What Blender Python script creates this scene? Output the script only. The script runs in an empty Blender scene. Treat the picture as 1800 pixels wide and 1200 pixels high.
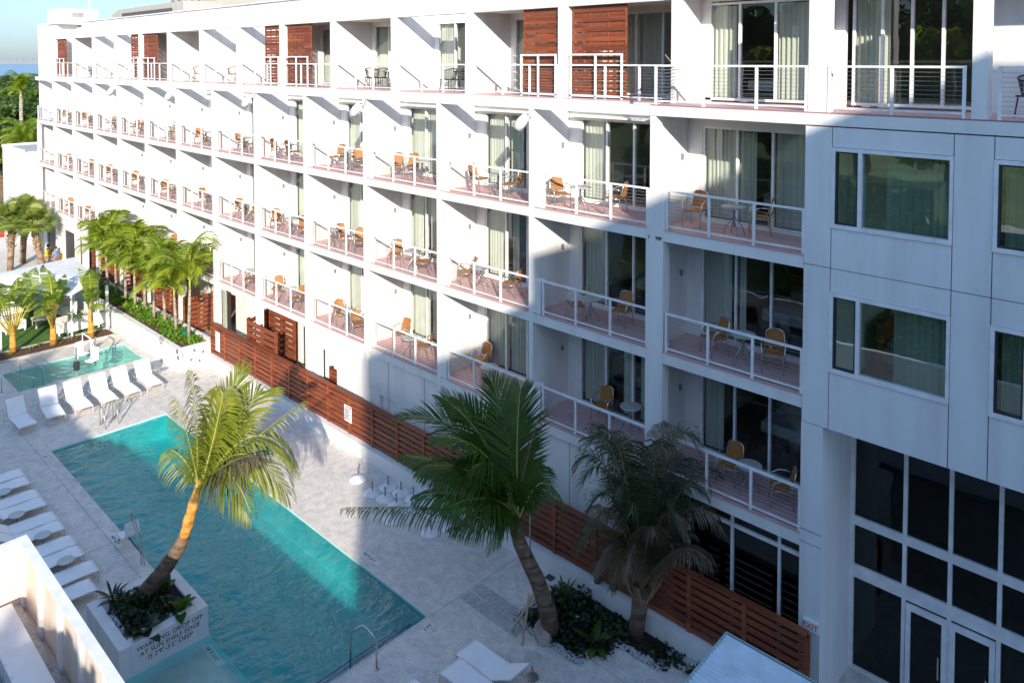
import bpy, math, random
from mathutils import Vector, Matrix, noise
R = math.radians
random.seed(7)
S = bpy.context.scene
C = S.collection
# ------------------------------------------------------------------ camera
CAM = Vector((10.337, -16.379, 4.215)); YAW = 0.7637; PIT = 0.0373; F = 1344.85; CY = 158.5
cd = bpy.data.cameras.new('camera'); cam = bpy.data.objects.new('camera', cd); C.objects.link(cam)
cd.sensor_width = 36; cd.sensor_fit = 'HORIZONTAL'; cd.lens = F/1800*36; cd.shift_y = -(600-CY)/1800
cd.clip_start = .1; cd.clip_end = 30000
FW = Vector((-math.sin(YAW)*math.cos(PIT), math.cos(YAW)*math.cos(PIT), -math.sin(PIT)))
RT = Vector((math.cos(YAW), math.sin(YAW), 0)); UP = RT.cross(FW)
M = Matrix((RT, UP, -FW)).transposed().to_4x4(); M.translation = CAM
cam.matrix_world = M; S.camera = cam
# ------------------------------------------------------------------ light
SUN = Vector((1.3, -1, .66)).normalized()
W = bpy.data.worlds.new('World'); S.world = W; W.use_nodes = True
nt = W.node_tree; nt.nodes.clear()
sky = nt.nodes.new('ShaderNodeTexSky'); sky.sky_type = 'NISHITA'; sky.sun_disc = False
sky.sun_elevation = math.asin(SUN.z); sky.sun_rotation = math.atan2(SUN.x, SUN.y)
sky.air_density = 1.0; sky.dust_density = .25; sky.ozone_density = 2.6
bg = nt.nodes.new('ShaderNodeBackground'); bg.inputs[1].default_value = .135
wo = nt.nodes.new('ShaderNodeOutputWorld'); tcw = nt.nodes.new('ShaderNodeTexCoord'); sxw = nt.nodes.new('ShaderNodeSeparateXYZ'); nt.links.new(tcw.outputs['Generated'], sxw.inputs[0])
rpw = nt.nodes.new('ShaderNodeValToRGB'); nt.links.new(sxw.outputs[2], rpw.inputs[0])
for e_, (p_, c_) in zip(rpw.color_ramp.elements, ((0.0, (.22, .29, .44, 1)), (.4, (1.25, 1.25, 1.25, 1)))): e_.position = p_; e_.color = c_
mxw = nt.nodes.new('ShaderNodeMix'); mxw.data_type = 'RGBA'; mxw.blend_type = 'MULTIPLY'; mxw.inputs[0].default_value = 1
nt.links.new(sky.outputs[0], mxw.inputs[6]); nt.links.new(rpw.outputs[0], mxw.inputs[7]); nt.links.new(mxw.outputs[2], bg.inputs[0]); nt.links.new(bg.outputs[0], wo.inputs[0])
sl = bpy.data.lights.new('sun', 'SUN'); sl.energy = 3.4; sl.angle = R(.55); sl.color = (1, .90, .76)
so = bpy.data.objects.new('sun', sl); C.objects.link(so); so.rotation_euler = SUN.to_track_quat('Z', 'Y').to_euler()
S.view_settings.view_transform = 'Standard'; S.view_settings.look = 'None'
S.view_settings.exposure = 1.08; S.view_settings.gamma = 1
S.render.engine = 'CYCLES'
S.cycles.transparent_max_bounces = 24; S.cycles.max_bounces = 8; S.cycles.caustics_reflective = False; S.cycles.caustics_refractive = False

def ray(px, py): return FW + RT*((px-900)/F) - UP*((py-CY)/F)
def onz(px, py, z): d = ray(px, py); return CAM + d*((z-CAM.z)/d.z)
def ony(px, py, y): d = ray(px, py); return CAM + d*((y-CAM.y)/d.y)
def atd(px, py, dep): return CAM + ray(px, py)*dep
G = -10.0

# ------------------------------------------------------------------ materials
class N:
    def __init__(s, name):
        s.m = bpy.data.materials.new(name); s.m.use_nodes = True; s.t = s.m.node_tree
        s.b = s.t.nodes['Principled BSDF']; s.o = s.t.nodes['Material Output']
    def n(s, typ, **k):
        x = s.t.nodes.new(typ)
        for a, v in k.items(): setattr(x, a, v)
        return x
    def l(s, a, b): s.t.links.new(a, b)
    def coord(s, scale=(1, 1, 1), kind='Object', rot=(0, 0, 0)):
        tc = s.n('ShaderNodeTexCoord'); mp = s.n('ShaderNodeMapping'); mp.inputs['Scale'].default_value = scale
        mp.inputs['Rotation'].default_value = rot
        s.l(tc.outputs[kind], mp.inputs[0]); return mp.outputs[0]
    def noise(s, co, sc, det=4, rough=.55):
        x = s.n('ShaderNodeTexNoise'); x.inputs['Scale'].default_value = sc; x.inputs['Detail'].default_value = det
        x.inputs['Roughness'].default_value = rough; s.l(co, x.inputs['Vector']); return x.outputs['Fac']
    def ramp(s, f, stops):
        x = s.n('ShaderNodeValToRGB'); s.l(f, x.inputs[0]); cr = x.color_ramp
        while len(cr.elements) < len(stops): cr.elements.new(.5)
        for e, (p, c) in zip(cr.elements, stops): e.position = p; e.color = (*c, 1) if len(c) == 3 else c
        return x.outputs[0]
    def mix(s, f, a, b, mode='MIX'):
        x = s.n('ShaderNodeMix', data_type='RGBA', blend_type=mode)
        for i, v in ((0, f), (6, a), (7, b)):
            if hasattr(v, 'links'): s.l(v, x.inputs[i])
            elif i == 0: x.inputs[0].default_value = v
            else: x.inputs[i].default_value = (*v, 1)
        return x.outputs[2]
    def math(s, op, a, b=0.0):
        x = s.n('ShaderNodeMath', operation=op)
        for i, v in ((0, a), (1, b)):
            if hasattr(v, 'links'): s.l(v, x.inputs[i])
            else: x.inputs[i].default_value = v
        return x.outputs[0]
    def bump(s, h, st=.3, d=.02):
        x = s.n('ShaderNodeBump'); x.inputs['Strength'].default_value = st; x.inputs['Distance'].default_value = d
        s.l(h, x.inputs['Height']); s.l(x.outputs[0], s.b.inputs['Normal']); return x.outputs[0]
    def col(s, c, rough=.6, metal=0, spec=None):
        if hasattr(c, 'links'): s.l(c, s.b.inputs['Base Color'])
        else: s.b.inputs['Base Color'].default_value = (*c, 1)
        s.b.inputs['Roughness'].default_value = rough; s.b.inputs['Metallic'].default_value = metal
        if spec is not None: s.b.inputs['Specular IOR Level'].default_value = spec
        return s

def simple(name, c, rough=.6, metal=0, var=.12, sc=3.0, bump=0):
    k = N(name); co = k.coord()
    f = k.noise(co, sc)
    lo = tuple(v*(1-var) for v in c); hi = tuple(min(1, v*(1+var)) for v in c)
    k.col(k.ramp(f, [(.3, lo), (.7, hi)]), rough, metal)
    if bump: k.bump(k.noise(co, sc*12), bump, .01)
    return k.m

def stucco(name, c):
    k = N(name); co = k.coord()
    f = k.noise(co, .5, 6, .7); g = k.noise(k.coord((2.2, 2.2, .25)), 1.0, 5)
    a = k.ramp(f, [(.3, tuple(v*.92 for v in c)), (.7, c)])
    b = k.ramp(g, [(.32, (.90, .89, .87)), (.55, (1, 1, 1))])
    k.col(k.mix(1.0, a, b, 'MULTIPLY'), .75); k.bump(k.noise(co, 60, 3), .12, .004); return k.m
def wood(name, c, stretch=(.6, 9, 9)):
    k = N(name); co = k.coord(stretch)
    f = k.noise(co, 1.6, 6, .65)
    oi = k.n('ShaderNodeObjectInfo')
    w = k.n('ShaderNodeTexWhiteNoise', noise_dimensions='1D')
    tc = k.n('ShaderNodeTexCoord'); sx = k.n('ShaderNodeSeparateXYZ'); k.l(tc.outputs['Object'], sx.inputs[0])
    q = k.math('FLOOR', k.math('MULTIPLY', sx.outputs[2], 7.7)); q2 = k.math('FLOOR', k.math('MULTIPLY', sx.outputs[0], .52))
    k.l(k.math('ADD', k.math('MULTIPLY', q, 3.13), k.math('MULTIPLY', q2, 7.7)), w.inputs['W'])
    a = k.ramp(f, [(.25, tuple(v*.55 for v in c)), (.75, tuple(v*1.25 for v in c))])
    b = k.ramp(w.outputs[0], [(0, (.62, .55, .5)), (1, (1.2, 1.15, 1.1))])
    k.col(k.mix(1.0, a, b, 'MULTIPLY'), .55); k.bump(f, .3, .01); return k.m
def leafmat(name, c1, c2, trans=.35, brown=None, sc=1.5):
    k = N(name); co = k.coord()
    f = k.noise(co, sc, 4)
    st = [(.3, c1), (.7, c2)]
    if brown: st = [(.25, c1), (.6, c2), (.8, brown)]
    a = k.ramp(f, st); k.col(a, .45)
    t = k.n('ShaderNodeBsdfTranslucent'); k.l(k.mix(1.0, a, (1.6, 1.9, .6), 'MULTIPLY'), t.inputs[0])
    mx = k.n('ShaderNodeMixShader'); mx.inputs[0].default_value = trans
    k.l(k.b.outputs[0], mx.inputs[1]); k.l(t.outputs[0], mx.inputs[2]); k.l(mx.outputs[0], k.o.inputs[0]); return k.m
def schlick(k, f0, nrm=None):
    g = k.n('ShaderNodeNewGeometry'); d = k.n('ShaderNodeVectorMath', operation='DOT_PRODUCT')
    k.l(nrm or g.outputs['Normal'], d.inputs[0]); k.l(g.outputs['Incoming'], d.inputs[1])
    c = k.math('POWER', k.math('SUBTRACT', 1.0, k.math('MINIMUM', k.math('ABSOLUTE', d.outputs['Value']), 1.0)), 5.0)
    return k.math('ADD', k.math('MULTIPLY', c, 1-f0), f0)
def glassmat(name, tint=(.82, .87, .84), f0=.085, wav=.006):
    k = N(name); k.t.nodes.remove(k.b)
    tr = k.n('ShaderNodeBsdfTransparent'); tr.inputs[0].default_value = (*tint, 1)
    gl = k.n('ShaderNodeBsdfGlossy'); gl.inputs['Roughness'].default_value = .005; gl.inputs[0].default_value = (.92, 1, .97, 1)
    bp = k.n('ShaderNodeBump'); bp.inputs['Strength'].default_value = 1; bp.inputs['Distance'].default_value = wav
    k.l(k.noise(k.coord(), .9, 2), bp.inputs['Height']); k.l(bp.outputs[0], gl.inputs['Normal'])
    mx = k.n('ShaderNodeMixShader'); k.l(schlick(k, f0), mx.inputs[0]); k.l(tr.outputs[0], mx.inputs[1]); k.l(gl.outputs[0], mx.inputs[2])
    k.l(mx.outputs[0], k.o.inputs[0]); return k.m
def watermat(name, tint, sc=1.6, st=.12, f0=.03):
    k = N(name); k.t.nodes.remove(k.b)
    tr = k.n('ShaderNodeBsdfTransparent'); tr.inputs[0].default_value = (*tint, 1)
    gl = k.n('ShaderNodeBsdfGlossy'); gl.inputs['Roughness'].default_value = .02
    a = k.noise(k.coord((1, .55, 1), rot=(0, 0, .5)), sc*2.2, 3, .5); b = k.noise(k.coord((1, 1.0, 1)), sc*.35, 2)
    a2 = k.noise(k.coord((1, .5, 1), rot=(0, 0, -.4)), sc*6, 2, .5)
    h = k.math('ADD', k.math('ADD', k.math('MULTIPLY', a, .5), k.math('MULTIPLY', a2, .12)), k.math('MULTIPLY', b, 1.2))
    bp = k.n('ShaderNodeBump'); bp.inputs['Strength'].default_value = 1; bp.inputs['Distance'].default_value = st
    k.l(h, bp.inputs['Height']); k.l(bp.outputs[0], gl.inputs['Normal'])
    mx = k.n('ShaderNodeMixShader'); k.l(schlick(k, f0, bp.outputs[0]), mx.inputs[0]); k.l(tr.outputs[0], mx.inputs[1]); k.l(gl.outputs[0], mx.inputs[2])
    k.l(mx.outputs[0], k.o.inputs[0]); return k.m
def concrete(name, c, sp=.5, ns=14, vs=9):
    k = N(name); co = k.coord()
    f = k.noise(co, .45, 5, .65); g = k.noise(co, ns, 4, .7)
    f2 = k.noise(co, 3.2, 6, .75); a = k.mix(1.0, k.ramp(f, [(.3, tuple(v*.82 for v in c)), (.68, c)]), k.ramp(f2, [(.36, (.74, .74, .76)), (.6, (1, 1, 1))]), 'MULTIPLY')
    v = k.n('ShaderNodeTexVoronoi'); v.inputs['Scale'].default_value = vs; k.l(co, v.inputs['Vector'])
    b = k.ramp(g, [(.38, (1-sp,)*3), (.56, (1, 1, 1))])
    d = k.ramp(v.outputs['Distance'], [(.0, (1-sp*.4,)*3), (.35, (1, 1, 1))])
    k.col(k.mix(1.0, k.mix(1.0, a, b, 'MULTIPLY'), d, 'MULTIPLY'), .8); k.bump(g, .35, .01); return k.m
def pinkdeck(name):
    k = N(name); tc = k.n('ShaderNodeTexCoord'); sx = k.n('ShaderNodeSeparateXYZ'); k.l(tc.outputs['Object'], sx.inputs[0])
    fr = k.math('FRACT', k.math('MULTIPLY', sx.outputs[1], 6.0))
    ln = k.ramp(fr, [(0, (.45, .4, .4)), (.09, (.5, .45, .45)), (.12, (1, 1, 1)), (.95, (1, 1, 1)), (1, (.7, .7, .7))])
    f = k.noise(k.coord((1, 6, 1)), 1.5, 4)
    a = k.ramp(f, [(.3, (.60, .36, .345)), (.7, (.72, .47, .45))])
    k.col(k.mix(1.0, a, ln, 'MULTIPLY'), .6); return k.m
def curtainmat():
    k = N('curtain_fabric'); f = k.noise(k.coord((14, 14, .15)), 1, 3)
    a = k.ramp(f, [(.3, (.68, .69, .62)), (.65, (.88, .88, .80))]); k.col(a, .85)
    t = k.n('ShaderNodeBsdfTranslucent'); t.inputs[0].default_value = (.8, .8, .7, 1)
    mx = k.n('ShaderNodeMixShader'); mx.inputs[0].default_value = .3
    k.l(k.b.outputs[0], mx.inputs[1]); k.l(t.outputs[0], mx.inputs[2]); k.l(mx.outputs[0], k.o.inputs[0]); return k.m
def poolplaster():
    k = N('pool_plaster'); f = k.noise(k.coord(), 1.1, 5)
    k.col(k.ramp(f, [(.3, (.40, .66, .65)), (.7, (.56, .80, .79))]), .7); return k.m
def bark(name, c, ring=11):
    k = N(name); co = k.coord((1, 1, ring)); f = k.noise(co, 1.0, 4); g = k.noise(k.coord(), 5, 5)
    a = k.ramp(f, [(.35, tuple(v*.35 for v in c)), (.55, c)]); b = k.ramp(g, [(.3, (.5,)*3), (.7, (1.15,)*3)])
    k.col(k.mix(1.0, a, b, 'MULTIPLY'), .9); k.bump(f, .8, .03); return k.m
MT = dict(
 white=stucco('white_stucco', (.81, .80, .78)), white2=stucco('white_panel', (.80, .80, .80)),
 alu=simple('white_aluminium', (.80, .80, .80), .35), steel=simple('stainless_steel', (.62, .61, .58), .22, .9),
 cable=simple('steel_cable', (.35, .35, .36), .4, .6),
 pink=pinkdeck('pink_decking'), glass=glassmat('window_glass'), dglass=glassmat('dark_glass', (.05, .07, .07), .045), glassr=glassmat('tinted_glass', (.50, .64, .60), .20, .003),
 curtain=curtainmat(), wood=wood('red_wood', (.26, .068, .026)), woodv=wood('red_wood_end', (.30, .085, .032), (9, 9, .6)),
 bamboo=simple('stake_wood', (.45, .33, .2), .7), deck=concrete('pool_deck_concrete', (.88, .82, .74), .34, 30, 22),
 slab=concrete('plain_concrete', (.58, .57, .55), .3), cap=stucco('planter_cap', (.74, .73, .71)),
 plaster=poolplaster(), water=watermat('pool_water', (.15, .62, .64), 1.5, .08, .055), sea=None,
 shelfwater=watermat('shelf_water', (.78, .93, .92), 1.5, .04),
 wicker=simple('tan_wicker', (.36, .145, .03), .6, 0, .35, 40, .4), tube=simple('chair_tube', (.66, .64, .60), .25, .8),
 tabletop=simple('grey_tabletop', (.50, .50, .48), .4, .2), tableleg=simple('grey_table_leg', (.28, .28, .28), .4, .5),
 black=simple('black_rope', (.03, .03, .032), .6), dark=simple('dark_metal', (.05, .05, .055), .45, .3),
 sling=simple('white_sling', (.86, .85, .84), .7, 0, .04), lfr=simple('lounger_frame', (.55, .55, .55), .4, .2),
 umb=simple('white_base', (.78, .78, .78), .45), green_pot=simple('green_pot', (.02, .16, .09), .4),
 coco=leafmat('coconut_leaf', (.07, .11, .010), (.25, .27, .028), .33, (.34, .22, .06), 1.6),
 cocod=leafmat('coconut_leaf_shaded', (.022, .062, .008), (.08, .15, .016), .3),  # shade put into the leaf colour, for the palm and plants out of the sun
 rachis=simple('frond_rib', (.38, .40, .08), .5), brownrib=simple('brown_rib', (.25, .17, .09), .6),
 dead=leafmat('dried_leaf', (.08, .06, .042), (.20, .15, .10), .25),
 pindo=leafmat('pindo_leaf', (.022, .05, .022), (.07, .105, .045), .25),
 adon=leafmat('small_palm_leaf', (.10, .17, .012), (.38, .42, .035), .4), sabal=leafmat('sabal_leaf', (.07, .13, .025), (.26, .30, .06), .35),
 banana=leafmat('traveller_leaf', (.09, .18, .02), (.32, .38, .06), .4), stalk=simple('yellow_stalk', (.62, .48, .08), .5, 0, .3),
 tree=leafmat('tree_leaf', (.025, .06, .012), (.10, .16, .03), .3), tree2=leafmat('bright_tree_leaf', (.12, .20, .02), (.36, .40, .05), .5),
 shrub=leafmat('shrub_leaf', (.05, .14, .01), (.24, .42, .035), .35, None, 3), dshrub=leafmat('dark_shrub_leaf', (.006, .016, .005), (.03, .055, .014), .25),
 trunk=bark('palm_trunk', (.21, .135, .085)), trunky=bark('orange_trunk', (.74, .36, .07), 6), boots=bark('boot_trunk', (.42, .28, .19), 8), ptrunk=bark('grey_palm_trunk', (.50, .42, .33), 9),
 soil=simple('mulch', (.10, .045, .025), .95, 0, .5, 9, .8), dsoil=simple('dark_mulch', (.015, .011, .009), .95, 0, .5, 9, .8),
 lawn=simple('turf', (.055, .14, .012), .9, 0, .45, 6, .8), grass=simple('park_grass', (.13, .17, .04), .95, 0, .4, .15),
 asphalt=simple('asphalt', (.07, .07, .07), .9), red=simple('red_paint', (.6, .02, .03), .4), blue=simple('blue_paint', (.03, .12, .45), .4),
 ink=simple('black_lettering', (.02, .02, .02), .6), sign=simple('sign_white', (.8, .8, .8), .5), vinyl=simple('sofa_fabric', (.62, .56, .50), .8),
 canopy=simple('canopy_fabric', (.80, .80, .80), .8), metalroof=simple('corrugated_metal', (.62, .66, .70), .35, .5), teal=simple('teal_trim', (.30, .46, .48), .4),
 yellow=simple('yellow_cloth', (.75, .62, .02), .8), bluec=simple('blue_cloth', (.08, .25, .5), .8), skin=simple('skin', (.45, .24, .16), .6), hair=simple('hair', (.05, .03, .02), .8),
 joint=simple('joint_grey', (.30, .28, .26), .9), peach=stucco('peach_wall', (.80, .66, .56)), beige=stucco('beige_concrete', (.46, .43, .39)), grey=simple('grey_louvre', (.10, .09, .08), .6),  # joint: plain grey of the saw-cut deck lines
 bed=simple('bed_linen', (.40, .42, .44), .9), orange=simple('orange_paint', (.6, .16, .03), .6), pebble=simple('pebbles', (.42, .43, .44), .8, 0, .5, 20), rock=simple('rock', (.38, .31, .27), .9, 0, .3, 3, .5),
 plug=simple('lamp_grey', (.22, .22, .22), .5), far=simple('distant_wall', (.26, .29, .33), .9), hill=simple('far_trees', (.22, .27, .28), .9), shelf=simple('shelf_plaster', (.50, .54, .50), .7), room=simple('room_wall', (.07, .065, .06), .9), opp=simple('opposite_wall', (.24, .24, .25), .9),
)
def seamat():
    k = N('sea_water'); k.col((.02, .10, .22), .25); k.bump(k.noise(k.coord((.02, .3, 1)), 1, 4), .6, .5); return k.m
MT['sea'] = seamat()

# ------------------------------------------------------------------ mesh builder
class MB:
    def __init__(s): s.v = []; s.f = []; s.mi = []; s.m = 0
    def add(s, vs, fs):
        b = len(s.v); s.v += [tuple(v) for v in vs]; s.f += [tuple(b+i for i in f) for f in fs]; s.mi += [s.m]*len(fs); return s
    def box(s, x0, x1, y0, y1, z0, z1):
        vs = [(x, y, z) for x in (x0, x1) for y in (y0, y1) for z in (z0, z1)]
        return s.add(vs, [(0, 1, 3, 2), (4, 6, 7, 5), (0, 4, 5, 1), (2, 3, 7, 6), (0, 2, 6, 4), (1, 5, 7, 3)])
    def obox(s, c, a, b, d):   # centre, three half axes
        c = Vector(c); a = Vector(a); b = Vector(b); d = Vector(d)
        vs = [c+a*i+b*j+d*k for i in (-1, 1) for j in (-1, 1) for k in (-1, 1)]
        return s.add(vs, [(0, 1, 3, 2), (4, 6, 7, 5), (0, 4, 5, 1), (2, 3, 7, 6), (0, 2, 6, 4), (1, 5, 7, 3)])
    def tube(s, pts, r, n=6, caps=True):
        pts = [Vector(p) for p in pts]; rs = r if isinstance(r, (list, tuple)) else [r]*len(pts)
        base = len(s.v); last = None
        for i, p in enumerate(pts):
            t = (pts[min(i+1, len(pts)-1)]-pts[max(i-1, 0)]).normalized()
            if last is None: u = t.orthogonal().normalized()
            else: u = (last - t*last.dot(t)).normalized()
            last = u; w = t.cross(u)
            for k in range(n):
                a = 2*math.pi*k/n; s.v.append(tuple(p+(u*math.cos(a)+w*math.sin(a))*rs[i]))
        for i in range(len(pts)-1):
            for k in range(n):
                a = base+i*n+k; b = base+i*n+(k+1) % n; s.f.append((a, b, b+n, a+n)); s.mi.append(s.m)
        if caps:
            s.f.append(tuple(base+k for k in range(n))[::-1]); s.mi.append(s.m)
            s.f.append(tuple(base+(len(pts)-1)*n+k for k in range(n))); s.mi.append(s.m)
        return s
    def lathe(s, prof, c=(0, 0, 0), n=20):
        base = len(s.v)
        for r, z in prof:
            for k in range(n):
                a = 2*math.pi*k/n; s.v.append((c[0]+r*math.cos(a), c[1]+r*math.sin(a), c[2]+z))
        for i in range(len(prof)-1):
            for k in range(n):
                a = base+i*n+k; b = base+i*n+(k+1) % n; s.f.append((a, b, b+n, a+n)); s.mi.append(s.m)
        s.f.append(tuple(base+k for k in range(n))[::-1]); s.mi.append(s.m)
        s.f.append(tuple(base+(len(prof)-1)*n+k for k in range(n))); s.mi.append(s.m)
        return s
    def quad(s, *p): return s.add(p, [tuple(range(len(p)))])
    def prism(s, poly, z0, z1):   # poly in xy
        n = len(poly); vs = [(x, y, z0) for x, y in poly]+[(x, y, z1) for x, y in poly]
        return s.add(vs, [tuple(range(n))[::-1], tuple(range(n, 2*n))]+[(i, (i+1) % n, (i+1) % n+n, i+n) for i in range(n)])
    def mesh(s, name, off=None):
        me = bpy.data.meshes.new(name)
        vs = s.v if off is None else [(x-off[0], y-off[1], z-off[2]) for x, y, z in s.v]
        me.from_pydata(vs, [], s.f); me.update(); return me
    def build(s, name, mats, parent=None, world=True, smooth=False, kind=None, bevel=0):
        off = None
        if parent is not None and world:
            off = Vector((0, 0, 0)); q = parent
            while q: off += q.location; q = q.parent
        me = s.mesh(name, off)
        for m in (mats if isinstance(mats, (list, tuple)) else [mats]): me.materials.append(MT[m])
        if len(me.materials) > 1: me.polygons.foreach_set('material_index', s.mi)
        if smooth: me.polygons.foreach_set('use_smooth', [True]*len(me.polygons))
        o = bpy.data.objects.new(name, me); C.objects.link(o); o.parent = parent
        if bevel:
            b = o.modifiers.new('b', 'BEVEL'); b.width = bevel; b.segments = 2; b.limit_method = 'ANGLE'
        if kind: o['kind'] = kind
        return o
def thing(name, label, cat, loc=(0, 0, 0), rz=0, group=None):
    o = bpy.data.objects.new(name, None); C.objects.link(o); o.location = loc; o.rotation_euler = (0, 0, rz); o.empty_display_size = .2
    o['label'] = label; o['category'] = cat
    if group: o['group'] = group
    return o
def tag(o, label, cat, group=None):
    o['label'] = label; o['category'] = cat
    if group: o['group'] = group
    return o
KIDS = {}
def kids(o): return [c for c in bpy.data.objects if c.parent == o]
def dup(root, loc, rz, label, group=None, scale=None):
    if root.name not in KIDS: KIDS[root.name] = [(k, kids(k)) for k in kids(root)]
    r = root.copy(); C.objects.link(r); r.location = loc; r.rotation_euler = (0, 0, rz); r['label'] = label
    if group: r['group'] = group
    if scale: r.scale = (scale,)*3
    for c, gs in KIDS[root.name]:
        k = c.copy(); C.objects.link(k); k.parent = r
        for g in gs: q = g.copy(); C.objects.link(q); q.parent = k
    return r
class Proto:                 # the first placement moves the prototype itself, the next ones copy it
    def __init__(s, o): s.o = o; s.used = False
    def put(s, loc, rz, label, group=None, scale=None):
        if not s.used:
            s.used = True; s.o.location = loc; s.o.rotation_euler = (0, 0, rz); s.o['label'] = label
            if group: s.o['group'] = group
            if scale: s.o.scale = (scale,)*3
            return s.o
        return dup(s.o, loc, rz, label, group, scale)
def text_mesh(name, txt, mat, size, origin, xdir, ydir, parent=None, depth=.002, align='CENTER', spacing=1.0):
    cu = bpy.data.curves.new(name, 'FONT'); cu.body = txt; cu.size = size; cu.extrude = depth; cu.align_x = align; cu.align_y = 'CENTER'
    cu.space_line = spacing; cu.offset = 0
    t = bpy.data.objects.new('tmp_text', cu); C.objects.link(t)
    dg = bpy.context.evaluated_depsgraph_get(); me = bpy.data.meshes.new_from_object(t.evaluated_get(dg))
    bpy.data.objects.remove(t)
    x = Vector(xdir).normalized(); y = Vector(ydir).normalized(); z = x.cross(y)
    m = Matrix((x, y, z)).transposed().to_4x4(); m.translation = Vector(origin) - (parent.location if parent else Vector())
    me.transform(m); me.materials.clear(); me.materials.append(MT[mat])
    o = bpy.data.objects.new(name, me); C.objects.link(o); o.parent = parent; return o
#PART2
# ------------------------------------------------------------------ ground, decks, pool
g = MB().box(-420, 300, -300, 600, -13.5, -12.6); g.build('park_ground', 'grass', kind='structure')
m = MB().quad((-9000, -9000, -12.5), (-330, -9000, -12.5), (-330, 9000, -12.5), (-9000, 9000, -12.5)); m.build('sea', 'sea', kind='structure')
PX0, PX1, PY0, PY1 = -20.85, -4.45, -8.2, -4.07          # main pool
SX0, SX1, SY0 = -7.95, -4.45, -11.2                      # sun shelf
QX0, QX1, QY0, QY1 = -30.2, -27.45, -7.65, -2.45         # spa
holes = [(PX0, PX1, PY0, PY1), (SX0, SX1, SY0, PY0), (QX0, QX1, QY0, QY1)]
xs = sorted({-62, 60, PX0, PX1, SX0, QX0, QX1}); ys = sorted({-60, 12, PY0, PY1, SY0, QY0, QY1})
m = MB()
for a, b in zip(xs, xs[1:]):
    for c, d in zip(ys, ys[1:]):
        cx, cy = (a+b)/2, (c+d)/2
        if any(h[0] < cx < h[1] and h[2] < cy < h[3] for h in holes): continue
        m.quad((a, c, G), (b, c, G), (b, d, G), (a, d, G))
m.quad((-62, -60, G), (-62, 12, G), (-62, 12, -13), (-62, -60, -13))
m.build('pool_deck', 'deck', kind='structure')
# saw-cut joints, patched drain field, coping band
m = MB()
for x in (-12.6, -4.4): m.box(x-.004, x+.004, (PY1 if x < PX1 else -14), -.62, G, G+.004)
for y in (-2.3,): m.box(-4.4, 2, y-.004, y+.004, G, G+.0045)
for x in (-18, -13.5): m.box(x-.006, x+.006, -12, PY0, G, G+.004)
m.box(-26, SX0-.3, -8.6, -8.588, G, G+.0045)
m.build('deck_joints', 'joint', kind='structure')
m = MB()
for i in range(4):
    for j in range(2):
        x = -4.35+i*.52; y = -3.05+j*.42
        m.box(x, x+.49, y, y+.38, G, G+.006)
m.build('deck_patch', 'slab', kind='structure')
m = MB()
def basin(m, x0, x1, y0, y1, zb, top=G):
    m.quad((x0, y0, zb), (x1, y0, zb), (x1, y1, zb), (x0, y1, zb))
    m.quad((x0, y0, zb), (x0, y1, zb), (x0, y1, top), (x0, y0, top)); m.quad((x1, y0, zb), (x1, y0, top), (x1, y1, top), (x1, y1, zb))
    m.quad((x0, y1, zb), (x1, y1, zb), (x1, y1, top), (x0, y1, top))
basin(m, PX0, PX1, PY0, PY1, -10.98)
m.quad((PX0, PY0, -10.98), (PX0, PY0, G), (SX0, PY0, G), (SX0, PY0, -10.98)); m.quad((SX0, PY0, -10.98), (SX0, PY0, -10.28), (SX1, PY0, -10.28), (SX1, PY0, -10.98))
MB().quad((SX0, SY0, -10.28), (SX1, SY0, -10.28), (SX1, PY0, -10.28), (SX0, PY0, -10.28)).build('sun_shelf_floor', 'shelf', kind='structure')
m.quad((SX0, SY0, -10.28), (SX0, PY0, -10.28), (SX0, PY0, G), (SX0, SY0, G)); m.quad((SX1, SY0, -10.28), (SX1, SY0, G), (SX1, PY0, G), (SX1, PY0, -10.28))
m.quad((SX0, SY0, -10.28), (SX0, SY0, G), (SX1, SY0, G), (SX1, SY0, -10.28))
for k in range(3): m.box(PX1-.34*(k+1), PX1-.004-.34*k, PY0, PY1-.004, -10.98, -10.32-.22*k)
m.build('pool_basin', 'plaster', kind='structure')
m = MB()
for k in range(3): m.box(PX1-.34*(k+1)-.001, PX1-.34*(k+1)+.05, PY0+.01, PY1-.02, -10.32-.22*k, -10.313-.22*k)
m.build('pool_step_edges', 'blue', kind='structure')
m = MB(); basin(m, QX0, QX1, QY0, QY1, -10.95)
m.quad((QX0, QY0, -10.95), (QX0, QY0, G), (QX1, QY0, G), (QX1, QY0, -10.95))
for k in range(3): m.box(QX0, QX1, QY0+.004+.32*k, QY0+.32*(k+1), -10.95, -10.28-.22*k)
m.build('spa_basin', 'plaster', kind='structure')
def wsheet(x0, x1, y0, y1, z): return MB().quad((x0, y0, z), (x1, y0, z), (x1, y1, z), (x0, y1, z))
wsheet(PX0, PX1, PY0, PY1, -10.06).build('pool_water', 'water', kind='structure')
wsheet(SX0, SX1, SY0, PY0, -10.06).build('shelf_water', 'shelfwater', kind='structure')
MT['spaw'] = watermat('spa_water', (.50, .78, .72), 2.6, .14, .07)
wsheet(QX0, QX1, QY0, QY1, -10.06).build('spa_water', 'spaw', kind='structure')
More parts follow.
